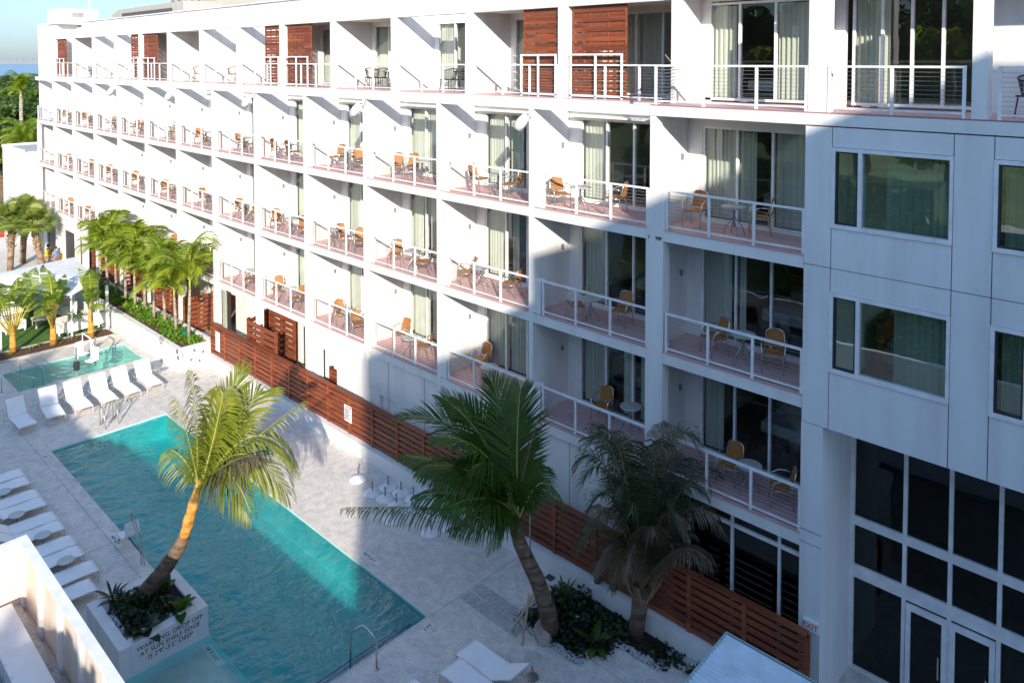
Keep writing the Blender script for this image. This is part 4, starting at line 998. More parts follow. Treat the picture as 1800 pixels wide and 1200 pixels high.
fB(900, 800, 19.3, 890, 720, 20.0, n=60, L=.8, droop=.4, w=.07)
for k, (x, y, r) in enumerate(((900, 1108, 0), (918, 1132, 0))):
    p = onz(x, y, G); st = MB().tube([p, atd(938 if k == 0 else 930, 1045, 18.3)], .032, 7).build('support_stake', 'bamboo')
    tag(st, 'bare timber stake propping the curved dark palm, ' + ('thinner one at left' if k == 0 else 'thicker one at right'), 'stake', 'stakes propping the palm')
# ---- pindo palm C, greyish
PC = thing('pindo_palm', 'grey green drooping palm with dried hanging fronds in front of the dark slat fence', 'palm tree', (-.2, -.95, G))
cC = Vector((-.2, -.95, G)); topC = atd(1128, 1035, 18.8)
MB().tube([cC, cC+(topC-cC)*.5, topC], [.2, .19, .24], 12).build('trunk', 'trunk', PC, smooth=True)
rC = random.Random(4)
TC = [(1040, 770), (1075, 800), (1020, 850), (1035, 900), (1015, 960), (1050, 1000), (1085, 870), (1110, 900), (1150, 830), (1185, 770), (1225, 790), (1265, 840), (1280, 890), (1275, 940), (1250, 990),
      (1180, 900), (1210, 900), (1160, 1000), (1100, 1020), (1200, 1000), (1130, 880), (1060, 930), (1240, 870), (1190, 850), (1025, 800), (1150, 940), (1095, 960), (1070, 860), (1215, 950), (1045, 1010), (1075, 1030), (1235, 1010), (1215, 820), (1170, 800), (1100, 830), (1140, 800), (1055, 780), (1205, 940), (1165, 960), (1225, 915), (1010, 830), (1030, 930), (1110, 1000), (1090, 920)]
for k, (tx, ty) in enumerate(TC):
    dep = 18.6+rC.uniform(-1.3, 1.2); mx = 1128+(tx-1128)*.55; my = min(ty, 985)-rC.uniform(40, 110)-abs(tx-1128)*.15
    dead = (k % 4 == 1) or ty > 960
    m = MB(); frond(m, topC, atd(mx, my, 18.6+(dep-18.6)*.6), atd(tx, ty, dep), n=58, L=.55, droop=1.4 if dead else .8, w=.034, fold=.9, rr=rC, ragged=.25, rw=.02)
    m.build('dried_frond' if dead else 'frond', ['dead', 'brownrib'] if dead else ['pindo', 'brownrib'], PC)
m = MB()
for k in range(26):
    a = rC.random()*6.28; m.tube([topC-Vector((0, 0, .2+.3*rC.random())), topC+Vector((.25*math.cos(a), .25*math.sin(a), -.1)), topC+Vector((.5*math.cos(a), .5*math.sin(a), .35))], [.05, .035, .02], 5)
m.build('leaf_bases', 'brownrib', PC)
# ---- small palms in the long planter: three frond meshes shared by every crown
def mkfrond(L=1.5, seed=0, n=34, leaf=.48, arch=.6, w=.05, mats=('adon', 'rachis'), droop=.6):
    m = MB(); frond(m, (0, 0, 0), (L*.45, 0, L*arch), (L*.95, 0, L*(arch-.55)), n=n, L=leaf, w=w, droop=droop, rr=random.Random(seed), rw=.02)
    me = m.mesh('frond'); [me.materials.append(MT[x]) for x in mats]; me.polygons.foreach_set('material_index', m.mi); return me
FM = [mkfrond(1.65, 1, arch=1.0, w=.06), mkfrond(1.45, 2, arch=.7, w=.06), mkfrond(1.5, 3, arch=1.3, w=.065)]
def small_palm(x, y, h, label, seed, nf=11, sc=1.0, z0=-9.08, group='small palms in the long planter', mats=None, tr='ptrunk', rad=.07, meshes=None):
    rr = random.Random(seed); r = thing('small_palm', label, 'palm tree', (x, y, z0), 0, group)
    lx, ly = rr.uniform(-.12, .12), rr.uniform(-.12, .12)
    MB().tube([(0, 0, 0), (lx*.4, ly*.4, h*.5), (lx, ly, h)], [rad*1.3, rad, rad*.8], 9).build('trunk', tr, r, world=False, smooth=True)
    MB().tube([(lx, ly, h-.03), (lx, ly, h+.45)], [rad*.9, rad*.45], 8).build('crownshaft', 'rachis', r, world=False, smooth=True)
    for k in range(nf):
        f = bpy.data.objects.new('frond', (meshes or FM)[k % 3]); C.objects.link(f); f.parent = r; f.location = (lx, ly, h+.35)
        f.rotation_euler = (rr.uniform(-.3, .3), rr.uniform(-.75, .2), k*2.399+rr.uniform(-.4, .4)); f.scale = (sc*rr.uniform(.7, 1.2),)*3
    return r
SP = [(332, 597, 3.15), (310, 585, 2.5), (291, 572, 2.7), (271, 562, 2.35), (255, 545, 2.9), (238, 542, 2.3), (221, 531, 2.8), (205, 525, 2.4), (190, 515, 3.0), (178, 505, 2.7)]
for k, (px, py, h) in enumerate(SP):
    p = onz(px, py, -9.08); small_palm(p.x, min(-.7, max(-1.45, p.y)), h*(.78 if k == 0 else .66+.06*(k % 3)), 'slender bright green palm in the long planter, %s from its right end' % ORD[k], 40+k, sc=1.12 if k else 1.2, nf=14)
# shrubs in the planter
def leaf_blob(m, c, rx, ry, rz, n, s, rr):
    for k in range(n):
        a = rr.random()*6.28; b = math.acos(rr.uniform(-.2, 1)); q = rr.random()**.4
        p = Vector((c[0]+rx*q*math.sin(b)*math.cos(a), c[1]+ry*q*math.sin(b)*math.sin(a), c[2]+rz*q*math.cos(b)))
        d = Vector((rr.uniform(-1, 1), rr.uniform(-1, 1), rr.uniform(-.2, 1))).normalized(); e = d.orthogonal().normalized(); e.rotate(Matrix.Rotation(rr.random()*6, 3, d))
        t = s*rr.uniform(.6, 1.3); m.add([p-e*t*.35, p+d*t*.5, p+e*t*.35, p-d*t*.5], [(0, 3, 2, 1)])
rs = random.Random(11); m = MB()
for k in range(95):
    x = -25.2-k*.142; leaf_blob(m, (x, rs.uniform(-1.5, -.65), -9.08), .28, .3, rs.uniform(.25, .45), 42, .13, rs)
o = m.build('ground_cover', 'shrub'); o['kind'] = 'stuff'; tag(o, 'dense bright green ground cover filling the long planter', 'ground cover')
gp_ = MB().lathe([(.14, 0), (.18, .3), (.19, .32), (.16, .32)], tuple(onz(325, 592, -9.08)), 14).build('plant_pot', 'green_pot'); tag(gp_, 'dark green plant pot at the right end of the long planter', 'pot')
# ---- traveller palms
def banana_leaf(m, L, W_, rr, bend):
    n = 16; segs = []
    m.m = 0
    for k in range(n):
        for s in (-1, 1):
            if rr.random() < .06: continue
            t0, t1 = k/n, (k+.86)/n
            def P(t, u):
                w = W_*math.sin(math.pi*min(1, .1+t*.9))**.7*u
                return Vector((bend*t*t*L*.6, s*w, L*t*(1-.18*t*bend))) + Vector((0, 0, -abs(u)*.08+.02*rr.random()))+Vector((.12*abs(u)*rr.uniform(.4, 1.4), 0, 0))*W_*2
            m.quad(P(t0, 0), P(t1, 0), P(min(1, t1+.06), 1), P(min(1, t0+.06), 1))
    m.m = 1; m.tube([(bend*t*t*L*.6, 0, L*t*(1-.18*t*bend)) for t in [k/8 for k in range(9)]], [.02*(1-.8*k/8)+.003 for k in range(9)], 5)
BL = []
for k in range(3):
    m = MB(); rq = random.Random(60+k); pet = 1.5
    mm = MB(); banana_leaf(mm, 1.75, .36, rq, [.5, .9, 1.3][k])
    m.v = [(x, y, z+pet) for x, y, z in mm.v]; m.f = mm.f; m.mi = mm.mi; m.m = 1
    m.tube([(0, 0, 0), (0, 0, pet+.02)], [.05, .024], 6)
    me = m.mesh('leaf'); me.materials.append(MT['banana']); me.materials.append(MT['stalk']); me.polygons.foreach_set('material_index', m.mi); BL.append(me)
for k, (px, py, lab) in enumerate(((23, 622, 'leftmost of three by the lawn'), (94, 608, 'middle of three by the lawn'), (160, 596, 'rightmost of three by the lawn'))):
    p = onz(px, py, G); r = thing('traveller_palm', 'traveller palm with torn leaf fan, ' + lab, 'palm tree', (p.x, p.y, G+.05), R([40, 60, 75][k]), 'traveller palms on the lawn edge'); rq = random.Random(k)
    MB().tube([(0, 0, 0), (0, 0, .35), (0, 0, 1.35)], [.17, .15, .1], 10).build('trunk', 'trunky', r, world=False, smooth=True)
    for j in range(12):
        a = -70+140*j/11+rq.uniform(-6, 6); f = bpy.data.objects.new('leaf', BL[(j+k) % 3]); C.objects.link(f); f.parent = r
        f.location = (0, .12*math.sin(R(a)), .9); f.rotation_mode = 'XYZ'; f.rotation_euler = (-R(a*.62), 0, 0)
        q = Matrix.Rotation(-R(a*.6), 4, 'X') @ Matrix.Rotation(R(90 if a > 0 else -90)+rq.uniform(-.6, .6), 4, 'Z'); f.rotation_euler = q.to_euler(); f.scale = (rq.uniform(.75, 1.12),)*3
m = MB()
for k in range(26):
    y = rs.uniform(-11.5, -2.6); x = rs.uniform(-32.7, -31.9)
    for j in range(7): a = rs.random()*6; m.add([(x, y, G+.06), (x+.05*math.cos(a+.4), y+.05*math.sin(a+.4), G+.2), (x+.16*math.cos(a), y+.16*math.sin(a), G+.26), (x+.05*math.cos(a-.4), y+.05*math.sin(a-.4), G+.2)], [(0, 1, 2, 3)])
o = m.build('bed_seedlings', 'shrub'); o['kind'] = 'stuff'; tag(o, 'small bright seedlings scattered in the mulch strip', 'seedlings')
# ---- sabal palms at far left
m = MB()
for f in range(26):
    a = R(-100+200*f/25); d = Vector((math.cos(a)*.9+.35, math.sin(a), .12*math.cos(a*2))).normalized(); L = .85*(.7+.3*math.cos(a)); b = Vector((.62, 0, .12))
    e = Vector((-d.y, d.x, 0))*.028; q = b+d*L*.6; q2 = b+d*L+Vector((0, 0, -.28))
    m.add([b-e*.4, b+e*.4, q+e, q-e, q2], [(0, 1, 2, 3), (3, 2, 4)])
m.m = 1; m.tube([(0, 0, 0), (.62, 0, .12)], [.02, .012], 5)
FAN = m.mesh('fan_leaf'); FAN.materials.append(MT['sabal']); FAN.materials.append(MT['rachis']); FAN.polygons.foreach_set('material_index', m.mi)
for k, (px, py, ty, lab) in enumerate(((76, 476, 398, 'nearest the hotel of three at far left'), (40, 462, 380, 'middle of three at far left'), (18, 476, 392, 'leftmost of three at the picture edge'))):
    b = onz(px, py, G); dep = (b-CAM).dot(FW); tt = atd(px+(3 if k else -16), ty, dep); r = thing('cabbage_palm', 'shaggy trunked cabbage palm with fan leaves, ' + lab, 'palm tree', tuple(b), 0, 'cabbage palms at far left'); rq = random.Random(k+70)
    d = tt-b; MB().tube([(0, 0, 0), d*.5, d], [.19, .2, .24], 10).build('trunk', 'boots', r, world=False, smooth=True)
    m = MB()
    for j in range(46):
        a = rq.random()*6.28; t = rq.uniform(.45, 1); p = d*t; m.tube([p+Vector((.17*math.cos(a), .17*math.sin(a), 0)), p+Vector((.36*math.cos(a), .36*math.sin(a), .2))], [.05, .02], 4)
    m.build('leaf_boots', 'brownrib', r, world=False)
    for j in range(34):
        f = bpy.data.objects.new('fan_leaf', FAN); C.objects.link(f); f.parent = r; f.location = d+Vector((0, 0, .1)); f.rotation_euler = (rq.uniform(-.4, .4), R(-75+105*j/33), j*2.4); f.scale = (rq.uniform(.95, 1.3),)*3
# ---- trees: clumped crowns of many small leaves
def tree_meshes(seed, mat, Rr=4.5, H_=9, n=5200, s=.42, palm=False):
    rq = random.Random(seed); m = MB(); t = MB(); t.tube([(0, 0, 0), (.2, .1, H_*.35), (0, .2, H_*.6)], [.3, .22, .12], 8)
    cl = []
    for k in range(26):
        a = rq.random()*6.28; rd = Rr*rq.uniform(.15, .95); z = H_*rq.uniform(.42, .9)-rd*.15*rq.random(); c = (rd*math.cos(a), rd*math.sin(a), z); cl.append(c)
        if k % 3 == 0: t.tube([(0, .1, H_*.35), (c[0]*.5, c[1]*.5, (H_*.35+c[2])/2), c], [.13, .08, .03], 5)
    for c in cl: q = rq.uniform(.2, .36)*Rr; leaf_blob(m, c, q, q, q*.75, n//26, s, rq)
    a = m.mesh('crown'); a.materials.append(MT[mat]); b = t.mesh('trunk'); b.materials.append(MT['trunk']); return a, b
TM = [tree_meshes(1, 'tree'), tree_meshes(2, 'tree', 4, 10), tree_meshes(3, 'tree2', 3.6, 7)]
def tree(k, x, y, z, sc, rot, label, group, nm='broadleaf_tree'):
    r = thing(nm, label, 'tree', (x, y, z), rot, group); r.scale = (sc,)*3
    for me, n in zip(TM[k], ('crown', 'trunk')): o = bpy.data.objects.new(n, me); C.objects.link(o); o.parent = r
    return r
LG = -12.6
def far_at(px, py_top, dep, h):   # base point of a thing of height h whose top is seen at py_top
    p = atd(px, py_top, dep); return Vector((p.x, p.y, LG)), (p.z-LG)/h
rt = random.Random(9); nT = 0
ROWN = ['nearest', 'second', 'third', 'fourth', 'fifth']
for j, (dep, ys) in enumerate(((92, 170), (115, 152), (150, 142), (200, 136), (280, 131))):
    for k, px in enumerate((-30, -12, 6, 22, 38, 55, 70)):
        if j == 0 and 15 < px < 60: continue
        y = ys+rt.uniform(-5, 8)+(8 if k % 2 else 0); b, s = far_at(px+rt.uniform(-4, 4)+j*5, y, dep, 9.3)
        tree((k+j) % 3 if (k+j) % 4 else 0, b.x, b.y, b.z, max(.8, s), rt.random()*6, 'park tree beyond the hotel, %s row back, %s from the left' % (ROWN[j], ORD[k]), 'park trees at far left')
# royal palm and the yellow bushy palm
b, s = far_at(35, 150, 88, 10); small_palm(b.x, b.y, 9.0*s, 'tall royal palm with smooth white trunk among the park trees', 301, nf=14, sc=1.35, z0=LG, group='palms in the park', rad=.22)
b, s = far_at(44, 215, 80, 3.5); r = thing('bushy_palm', 'round yellow green bushy palm behind the annex at far left', 'palm tree', tuple(b)); rq = random.Random(5)
MB().tube([(0, 0, 0), (0, 0, 8.0)], [.35, .25], 8).build('trunk', 'trunk', r, world=False)
YF_ = [mkfrond(3.6, 11+k, n=60, leaf=.8, arch=a, w=.06, mats=('tree2', 'rachis'), droop=.9) for k, a in enumerate((1.1, .8, 1.4))]
for j in range(40):
    f = bpy.data.objects.new('frond', YF_[j % 3]); C.objects.link(f); f.parent = r; f.location = (0, 0, 7.9); f.rotation_euler = (rq.uniform(-.2, .2), rq.uniform(-.4, .35), j*2.4); f.scale = (rq.uniform(.6, .8),)*3
# trees across the pool court, reflected in the windows
for k in range(13):
    tree(k % 3, -62+k*7.2, -44-4*(k % 2), G, 2.2+.2*(k % 3), k*1.3, 'tree of the park behind the viewpoint, seen only in window reflections', 'trees behind the viewpoint')
# ---- planting in the hero planter and the bed
def strap_plant(name, x, y, z, n, L, w, mat, label, cat, seed, upness=.9, arch=.6, parent=None):
    rq = random.Random(seed); m = MB()
    for k in range(n):
        a = k*2.4+rq.uniform(-.3, .3); el = rq.uniform(.35, 1.2)*upness; d = Vector((math.cos(a), math.sin(a), 0)); ll = L*rq.uniform(.7, 1.1)
        e = Vector((-d.y, d.x, 0)); prev = None
        for s in range(6):
            t = s/5; p = Vector((x, y, z))+d*ll*t*math.cos(el*.9)+Vector((0, 0, ll*(t*math.sin(el)-arch*t*t*.6))); ww = w*math.sin(math.pi*(.12+.86*t))
            c = (p-e*ww, p+Vector((0, 0, -.15*ww)), p+e*ww)
            if prev: m.quad(prev[0], prev[1], c[1], c[0]); m.quad(prev[1], prev[2], c[2], c[1])
            prev = c
    o = m.build(name, mat); 
    tag(o, label, cat); return o
strap_plant('agave_plant', -10.0, -9.75, -9.36, 22, .62, .035, 'dshrub', 'spiky dark rosette plant at the left corner of the square planter', 'plant', 1)
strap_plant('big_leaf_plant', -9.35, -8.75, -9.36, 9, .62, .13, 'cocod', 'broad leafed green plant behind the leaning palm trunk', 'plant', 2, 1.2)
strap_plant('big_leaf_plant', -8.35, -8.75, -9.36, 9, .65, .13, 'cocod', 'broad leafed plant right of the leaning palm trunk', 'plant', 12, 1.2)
strap_plant('big_leaf_plant', -8.35, -9.6, -9.36, 16, .6, .14, 'dshrub', 'dark broad leafed plant hanging over the warning lettering', 'plant', 3, .7)
rs = random.Random(31); m = MB()
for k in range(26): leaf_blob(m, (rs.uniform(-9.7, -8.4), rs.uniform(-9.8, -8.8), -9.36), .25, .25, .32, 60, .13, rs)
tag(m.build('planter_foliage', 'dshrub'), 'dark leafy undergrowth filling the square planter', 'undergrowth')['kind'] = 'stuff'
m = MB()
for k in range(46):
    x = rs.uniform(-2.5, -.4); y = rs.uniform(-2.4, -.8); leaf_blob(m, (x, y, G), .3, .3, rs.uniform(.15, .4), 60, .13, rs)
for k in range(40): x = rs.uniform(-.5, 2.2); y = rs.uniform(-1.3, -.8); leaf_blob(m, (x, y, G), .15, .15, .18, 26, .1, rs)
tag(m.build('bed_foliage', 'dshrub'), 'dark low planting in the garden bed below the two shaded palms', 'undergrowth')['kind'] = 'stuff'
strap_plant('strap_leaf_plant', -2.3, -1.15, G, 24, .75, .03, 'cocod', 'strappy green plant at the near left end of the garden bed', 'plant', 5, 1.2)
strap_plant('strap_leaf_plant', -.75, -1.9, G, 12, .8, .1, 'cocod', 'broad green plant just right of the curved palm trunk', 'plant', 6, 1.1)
strap_plant('strap_leaf_plant', 1.5, -.95, G, 14, .35, .015, 'cocod', 'small grassy tuft near the kiosk in the garden bed', 'plant', 7, 1.2)
for k, (px, py, s) in enumerate(((955, 1125, .24), (1015, 1095, .1), (940, 965, .2), (962, 972, .18), (925, 960, .2))):
    p = onz(px, py, G); m = MB(); bmv = []
    import bmesh
    bm = bmesh.new(); bmesh.ops.create_icosphere(bm, subdivisions=2, radius=s)
    for v in bm.verts: v.co *= 1+.3*noise.noise(v.co*4+Vector((k*3, 0, 0))); v.co.z = v.co.z*1.3+s*.9
    me = bpy.data.meshes.new('rock'); bm.to_mesh(me); bm.free(); me.materials.append(MT['rock']); o = bpy.data.objects.new('rock', me); C.objects.link(o); o.location = p; tag(o, ['upright brown boulder beside the foot of the curved palm', 'small pale stone in the middle of the garden bed', 'tall grey brown rock by the low wall under the dark palm', 'rock leaning on its neighbour by the low wall', 'leftmost of the rocks standing by the low wall'][k], 'rock')
for k, (px, py) in enumerate(((1050, 1055), (1078, 1068))):
    p = onz(px, py, G); q = thing('garden_light', 'short dark garden light post in front of the low wall, %s one' % ('left' if k == 0 else 'right'), 'garden light', tuple(p), 0, 'garden light posts')
    MB().tube([(0, 0, 0), (0, 0, .5)], .05, 8).build('post', 'dark', q, world=False); MB().lathe([(.09, .5), (.1, .56), (.09, .72), (.05, .76)], n=12).build('lamp_head', 'grey' if k == 0 else 'dark', q, world=False)
# ------------------------------------------------------------------ pool hardware
def rail_thing(name, label, cat, paths, r=.02, mat='steel', base=None, feet=()):
    b = Vector(base); t = thing(name, label, cat, tuple(b))
    m = MB()
    for p in paths: m.tube([Vector(q) for q in p], r, 8)
    m.build('rails', mat, t, smooth=True)
    if feet:
        m = MB()
        for f in feet: m.lathe([(.055, 0), (.055, .02), (.03, .035)], f, 12)
        m.build('foot_plates', 'steel', t)
    return t
a, b = onz(616, 1166, -10.1), onz(662, 1176, G); mid = (a+b)/2
rail_thing('pool_handrail', 'stainless steel handrail loop at the pool steps, bottom centre', 'handrail', [[(a.x, a.y, -10.5), (a.x, a.y, -9.35), a*.78+b*.22+Vector((0, 0, .87)), mid+Vector((0, 0, 1.0)), a*.2+b*.8+Vector((0, 0, .87)), (b.x, b.y, -9.3), (b.x, b.y, G)]], .024, 'steel', mid, [tuple(b)])
for k, (px, py) in enumerate(((182, 752), (205, 742))):
    q = onz(px, py, G)
    rail_thing('ladder_rail', 'bent steel ladder grab rail at the far pool end, %s one' % ('left' if k == 0 else 'right'), 'grab rail', [[(q.x-.35, q.y, G), (q.x-.42, q.y, -9.5), (q.x-.3, q.y, -9.2), (q.x-.05, q.y, -9.25), (q.x+.15, q.y, -9.6), (q.x+.25, q.y, -10.2), (q.x+.25, q.y, -10.9)],
        [(q.x-.35, q.y+.04, G), (q.x-.5, q.y+.3, -9.25), (q.x-.35, q.y+.4, -9.2), (q.x, q.y+.05, -9.85)]], .022, 'steel', q, [(q.x-.35, q.y, G)])
for k, (px, py, px2, py2) in enumerate(((3, 690, 60, 678), (36, 664, 76, 660))):
    a, b = onz(px, py, G), onz(px2, py2, -10.1)
    rail_thing('spa_handrail', 'thin steel handrail going down into the spa, %s one' % ('near' if k == 0 else 'far'), 'handrail', [[tuple(a), (a.x, a.y, -9.25), a+(b-a)*.25+Vector((0, 0, .82)), b+Vector((0, 0, .35)), (b.x, b.y, -10.6)]], .02, 'steel', a, [tuple(a)])
def pool_lift(px, py, rz_, label, z=G):
    p = onz(px, py, z); t = thing('pool_lift', label, 'pool lift', tuple(p), rz_, 'pool lifts')
    MB().tube([(0, 0, 0), (0, 0, 1.35)], .035, 8).build('mast', 'steel', t, world=False)
    MB().tube([(0, 0, .75), (.35, 0, 1.25), (.85, 0, 1.4)], .03, 8).tube([(.85, 0, 1.4), (.88, 0, .5)], .02, 6).build('arm', 'sign', t, world=False)
    m = MB(); m.obox((.88, 0, .42), (.22, 0, 0), (0, .22, 0), (0, 0, .03)); m.obox((1.08, 0, .7), (.03, 0, 0), (0, .22, 0), (0, 0, .28)); m.build('seat', 'sign', t, world=False, bevel=.02)
    MB().box(-.09, .09, -.1, .1, .3, .7).build('battery_box', 'dark', t, world=False, bevel=.02); return t
pool_lift(168, 642, R(200), 'white pool lift seat standing at the middle of the spa edge'); pool_lift(135, 662, R(120), 'white pool lift folded beside the spa, left one')
p = onz(249, 992, G); t = thing('pool_lift', 'tall steel pool lift mast with low white seat beside the square planter', 'pool lift', tuple(p), 0, 'pool lifts')
dl = (p-CAM).dot(FW)
MB().tube([p, p+Vector((-.12, 0, .55)), atd(229, 900, dl)], .022, 8).tube([p+Vector((.1, .05, 0)), atd(243, 935, dl), atd(232, 898, dl)], .016, 6).build('mast', 'steel', t)
q = onz(222, 956, G); MB().obox(q+Vector((0, 0, .3)), (.2, 0, 0), (0, .2, 0), (0, 0, .03)).obox(q+Vector((.2, .1, .5)), (.03, 0, .05), (0, .2, 0), (-.03, 0, .2)).build('seat', 'sign', t, bevel=.01)
MB().tube([q+Vector((0, 0, .3)), p+Vector((0, 0, .35))], .02, 6).tube([q+Vector((-.15, -.1, .3)), q+Vector((-.3, -.1, .02))], .018, 5).build('straps', 'dark', t)
q = onz(932, 1000, G); sh = thing('pool_shower', 'thin steel outdoor shower in front of the dark slat fence', 'shower', tuple(q))
m = MB(); m.tube([(0, 0, 0), (0, 0, 2.05)], .022, 8); m.tube([(0, 0, 2.0), (-.1, 0, 2.12), (-.3, 0, 2.05), (-.34, 0, 1.95)], .016, 6); m.build('pipe', 'steel', sh, world=False); MB().lathe([(.1, -.02), (.1, 0), (.02, .04)], (-.34, 0, 1.93), 14).build('shower_head', 'steel', sh, world=False)
q = onz(967, 1015, G); tag(MB().box(q.x-.12, q.x+.12, q.y-.1, q.y+.1, G, G+.012).build('drain_cover', 'dark'), 'small dark square drain cover in the deck by the low wall', 'drain cover')
p = ony(1424, 1097, 0); ex = thing('exit_sign', 'white exit sign with red letters on the white pillar', 'exit sign', (3.76, -.03, -8.15))
MB().box(3.6, 3.94, -.07, .0, -8.27, -8.03).build('housing', 'sign', ex, bevel=.008); text_mesh('exit_text', 'EXIT', 'red', .17, (3.77, -.073, -8.15), (1, 0, 0), (0, 0, 1), ex)
# floodlights hanging from the open beam
for k, i in enumerate((1, 3, 5, 7, 9)):
    x = XL[i]-.28 if i != 1 else XL[1]-.32; f = thing('floodlight', 'white cylinder floodlight on a curved bracket under the top beam, %s from the right' % ORD[k], 'floodlight', (x, -.02, 2.75), 0, 'floodlights under the top beam')
    m = MB(); d = Vector((-.55, -.25, -.8)).normalized(); c = Vector((x-.12, -.32, 2.52)); m.tube([c-d*.2, c+d*.0, c+d*.28], [.10, .15, .17], 16); m.build('lamp_body', 'sign', f, smooth=True)
    MB().tube([c+d*.281, c+d*.286], .15, 16).build('lens', 'dark', f); MB().tube([(x, 0, 2.9), (x+.1, -.12, 2.85), (x+.12, -.2, 2.7), (x+.02, -.26, 2.6), c-d*.1], .02, 6).build('bracket', 'sign', f)
# ------------------------------------------------------------------ lawn furniture, canopy
def sofa(x, y, rz_, L, label, nm='outdoor_sofa', cat='sofa'):
    t = thing(nm, label, cat, (x, y, G+.02), rz_)
    m = MB(); m.box(-L/2, L/2, -.4, .4, .0+.12, .3); m.box(-L/2, L/2, .3, .42, .3, .72); m.box(-L/2, -L/2+.1, -.4, .3, .3, .55); m.box(L/2-.1, L/2, -.4, .3, .3, .55)
    for sx in (-1, 1):
        for sy in (-.36, .36): m.box(sx*(L/2-.05)-.03, sx*(L/2-.05)+.03, sy-.03, sy+.03, 0, .12)
    m.build('frame', 'sign', t, world=False)
    n = max(1, round(L/.75))
    for k in range(n):
        a = -L/2+.11+(L-.22)*k/n; b = a+(L-.22)/n-.02; MB().box(a, b, -.38, .28, .3, .44).build('seat_cushion', 'vinyl', t, world=False, bevel=.03); MB().box(a, b, .16, .29, .44, .8).build('back_cushion', 'vinyl', t, world=False, bevel=.04)
    return t
p = onz(148, 582, G); sofa(p.x-.4, p.y+.1, R(-80), 2.1, 'white outdoor sofa with beige cushions behind the rightmost traveller palm')
p = onz(112, 585, G); sofa(p.x, p.y, R(100), .9, 'beige armchair beside the sofa on the lawn', 'outdoor_armchair', 'armchair')
p = onz(22, 582, G); sofa(p.x, p.y, R(100), 1.0, 'beige armchair at the left edge of the lawn', 'outdoor_armchair', 'armchair')
p = onz(50, 556, G); sofa(p.x-1, p.y, R(-90), 2.4, 'long beige sofa at the far side of the lawn by the wooden wall')
p = onz(108, 560, G); sofa(p.x-.8, p.y+.3, R(10), 1.5, 'beige loveseat on the lawn near the white gate')
p = onz(75, 572, G); t = thing('coffee_table', 'low beige square table in the middle of the lawn', 'table', (p.x, p.y, G+.02)); MB().box(-.45, .45, -.45, .45, .36, .42).build('table_top', 'vinyl', t, world=False)
for sx in (-.4, .4):
    for sy in (-.4, .4): MB().box(sx-.03, sx+.03, sy-.03, sy+.03, 0, .36).build('leg', 'vinyl', t, world=False)
e = thing('wooden_backdrop', 'low red wood slat wall at the far side of the lawn', 'wall', (-39, -6, G)); m = MB(); slat_wall(m, (-39.5, -9.5, 0), (-39.5, -3.9, 0), G, -9.0, .03, 7); m.build('slats', 'wood', e)
e = thing('picket_gate', 'white picket gate at the back corner of the lawn', 'gate', (-39, -3, G)); m = MB()
for k in range(18): m.box(-39.0, -38.96, -3.9+k*.1, -3.86+k*.1, G, -9.0)
m.box(-38.96, -38.93, -3.9, -2.15, -9.2, -9.14); m.build('pickets', 'sign', e)
e = thing('shade_canopy', 'white fabric shade canopy over the lawn lounge at far left', 'canopy', (-38, -5, G))
z = -7.45; P4 = [onz(-40, 492, z), onz(0, 480, z), onz(130, 452, z), onz(172, 492, z), onz(125, 520, z-.3), onz(60, 515, z-.3), onz(0, 540, z-.35), onz(-50, 545, z-.3)]
m = MB(); c = onz(60, 478, z+.25); n = len(P4)
for k in range(n): m.quad(P4[k], P4[(k+1) % n], c)
m.m = 0
m.build('fabric', 'canopy', e)
for k in (0, 3, 4, 6): q = P4[k]; MB().tube([(q.x, q.y, G), (q.x, q.y, q.z)], .05, 8).build('post', 'sign', e)
q = onz(189, 580, G); tag(MB().box(q.x-.06, q.x+.06, q.y-.06, q.y+.06, G, -7.6).build('white_post', 'sign'), 'white square post at the corner of the lawn by the planter wall', 'post')
# ------------------------------------------------------------------ two seated people at far left
def person(x, y, z, rz_, shirt, label):
    t = thing('person', label, 'person', (x, y, z), rz_)
    vs = [(0, 0, .5), (0, 0, .75), (0, 0, 1.0), (0, .0, 1.1), (0, -.02, 1.22), (.1, 0, .48), (.12, -.42, .5), (.12, -.44, .06), (-.1, 0, .48), (-.12, -.42, .5), (-.12, -.44, .06), (.2, 0, 1.0), (.25, -.02, .75), (.18, -.26, .68), (-.2, 0, 1.0), (-.25, -.02, .75), (-.18, -.26, .68), (.12, -.56, .03), (-.12, -.56, .03)]
    es = [(0, 1), (1, 2), (2, 3), (3, 4), (0, 5), (5, 6), (6, 7), (0, 8), (8, 9), (9, 10), (2, 11), (11, 12), (12, 13), (2, 14), (14, 15), (15, 16), (7, 17), (10, 18)]
    me = bpy.data.meshes.new('body'); me.from_pydata(vs, es, []); o = bpy.data.objects.new('body', me); C.objects.link(o); o.parent = t
    sk = o.modifiers.new('s', 'SKIN'); o.modifiers.new('u', 'SUBSURF').levels = 1
    rad = [.14, .14, .14, .05, .1, .1, .07, .05, .1, .07, .05, .06, .045, .035, .06, .045, .035, .04, .04]
    for k, r_ in enumerate(rad): me.skin_vertices[0].data[k].radius = (r_, r_*.85)
    me.skin_vertices[0].data[0].use_root = True; me.materials.append(MT['skin'])
    MB().lathe([(.17, .5), (.17, .75), (.19, .98), (.1, 1.07), (.07, 1.08)], n=14).build('shirt', shirt, t, world=False, smooth=True)
    MB().lathe([(.1, 1.2), (.12, 1.26), (.1, 1.34), (.03, 1.37)], (0, .01, 0), 12).build('hair', 'hair', t, world=False, smooth=True)
person(-50.3, -.35, G, R(20), 'yellow', 'seated person in a bright yellow top by the dark arch at far left'); person(-49.2, -.2, G, R(-60), 'bluec', 'seated person in a blue top beside the one in yellow')
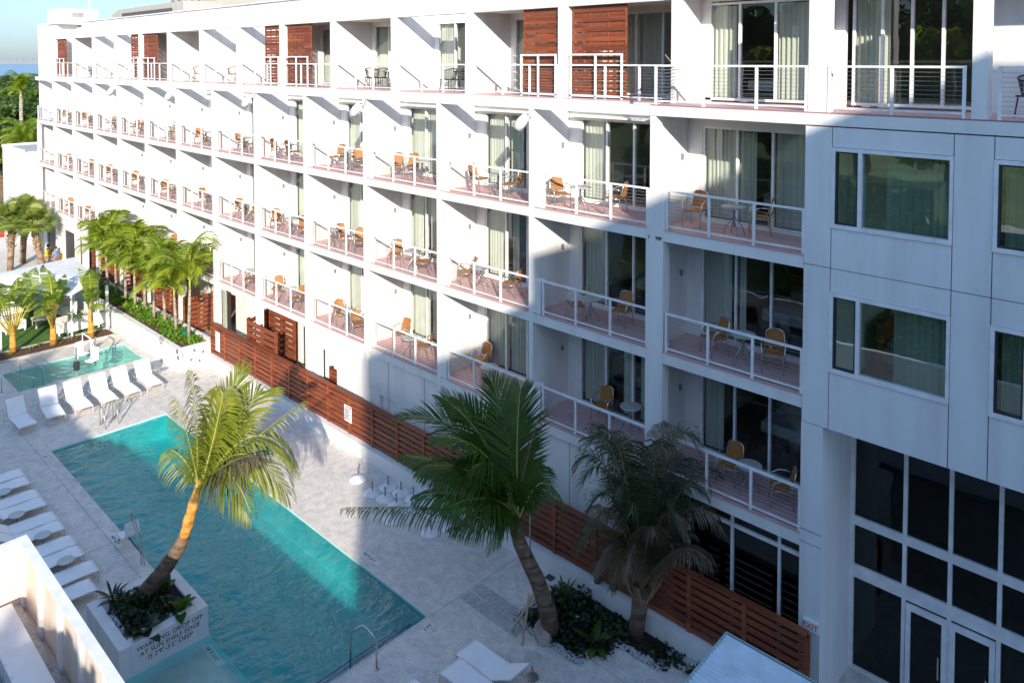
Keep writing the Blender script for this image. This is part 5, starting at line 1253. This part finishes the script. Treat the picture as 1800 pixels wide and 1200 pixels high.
for k, (x, y) in enumerate(((-50.3, -.33), (-49.2, -.18))): Pch.put((x, y, G), R(20-80*k), 'wicker chair under the seated person in %s at far left' % ('yellow' if k == 0 else 'blue'), 'chairs under the seated people')
tag(strap_plant('croton_plant', -49.6, -.9, G+.1, 26, .5, .07, 'tree2', 'bright yellow green potted plant in front of the seated people', 'plant', 44, 1.3), 'bright yellow green potted plant in front of the seated people', 'plant')
# solid dark panels stand in for the shade inside the far ground floor arches
m = MB(); m.box(-52.6, -50.1, .3, .4, G, -7.5); m.box(-48.7, -44.9, .3, .4, G, -7.4); m.build('opening_shade_panel', 'dark', H)
m = MB(); m.box(-50.1, -48.7, .2, .4, G, -6.5); m.box(-53.6, -52.6, .2, .4, G, -6.5); m.box(-52.6, -50.1, .2, .4, -7.5, -6.5); m.box(-48.7, -44.9, .2, .4, -7.4, -6.5); m.box(-44.9, -44.2, .2, .4, G, -6.5); m.build('ground_wall', 'white', H)
# park bits at the left edge
b = atd(8, 227, 84); bn = thing('park_bench', 'white bench on the park lawn at far left', 'bench', (b.x, b.y, LG)); 
MB().box(-.3, .3, -1, 1, .45, .55).build('seat', 'sign', bn, world=False); MB().box(-.35, -.25, -1, 1, .55, 1.0).build('backrest', 'sign', bn, world=False)
for s in (-.8, .8): MB().box(-.25, .25, s-.06, s+.06, 0, .45).build('leg', 'sign', bn, world=False)
MB().quad((-66, -6, LG+.01), (-66, 14, LG+.01), (-130, 14, LG+.01), (-130, -6, LG+.01)).build('park_lawn', 'grass', kind='structure')
MB().quad((-72, -30, LG+.02), (-72, 30, LG+.02), (-76, 30, LG+.02), (-76, -30, LG+.02)).build('path', 'slab', kind='structure')
b = atd(2, 268, 72); 
for k, (c_, dz) in enumerate((('orange', 3.2), ('teal', 1.6))):
    st = thing('street_stall', '%s awning stall at the extreme left edge beyond the annex' % ('orange' if k == 0 else 'teal'), 'stall', (b.x-k*1.5, b.y-k*1.2, LG)); MB().box(-.9, .9, -.9, .9, 2.3-.6*k, 2.5-.6*k).build('awning', c_, st, world=False)
    for sx in (-.8, .8):
        for sy in (-.8, .8): MB().box(sx-.03, sx+.03, sy-.03, sy+.03, 0, 2.3-.6*k).build('leg', 'alu', st, world=False)
    MB().box(-.7, .7, -.6, .6, 0, .9).build('counter', 'yellow' if k else 'red', st, world=False, bevel=.05)
# far shore
rf = random.Random(77)
MB().box(-5200, -4700, -2500, 4500, -12.6, 6.5).build('far_shore', 'hill', kind='structure')
for k in range(26):
    y = atd(-20+k*4.2, 105, 4000); dd = (-4690-CAM.x)/ray(-20+k*4.2, 105).x; p = CAM+ray(-20+k*4.2, 105)*dd; w = rf.uniform(5, 16); h = rf.uniform(12, 24)
    xo = -4660+k*9; o = MB().box(xo-30, xo, p.y-w, p.y+w, -12, -6+h*.8).box(xo-25, xo-5, p.y-w*.4, p.y+w*.3, -6.1+h*.8, -4+h).build('distant_building', 'far'); tag(o, 'pale tiny building on the far shore across the water', 'building', 'distant shore buildings')
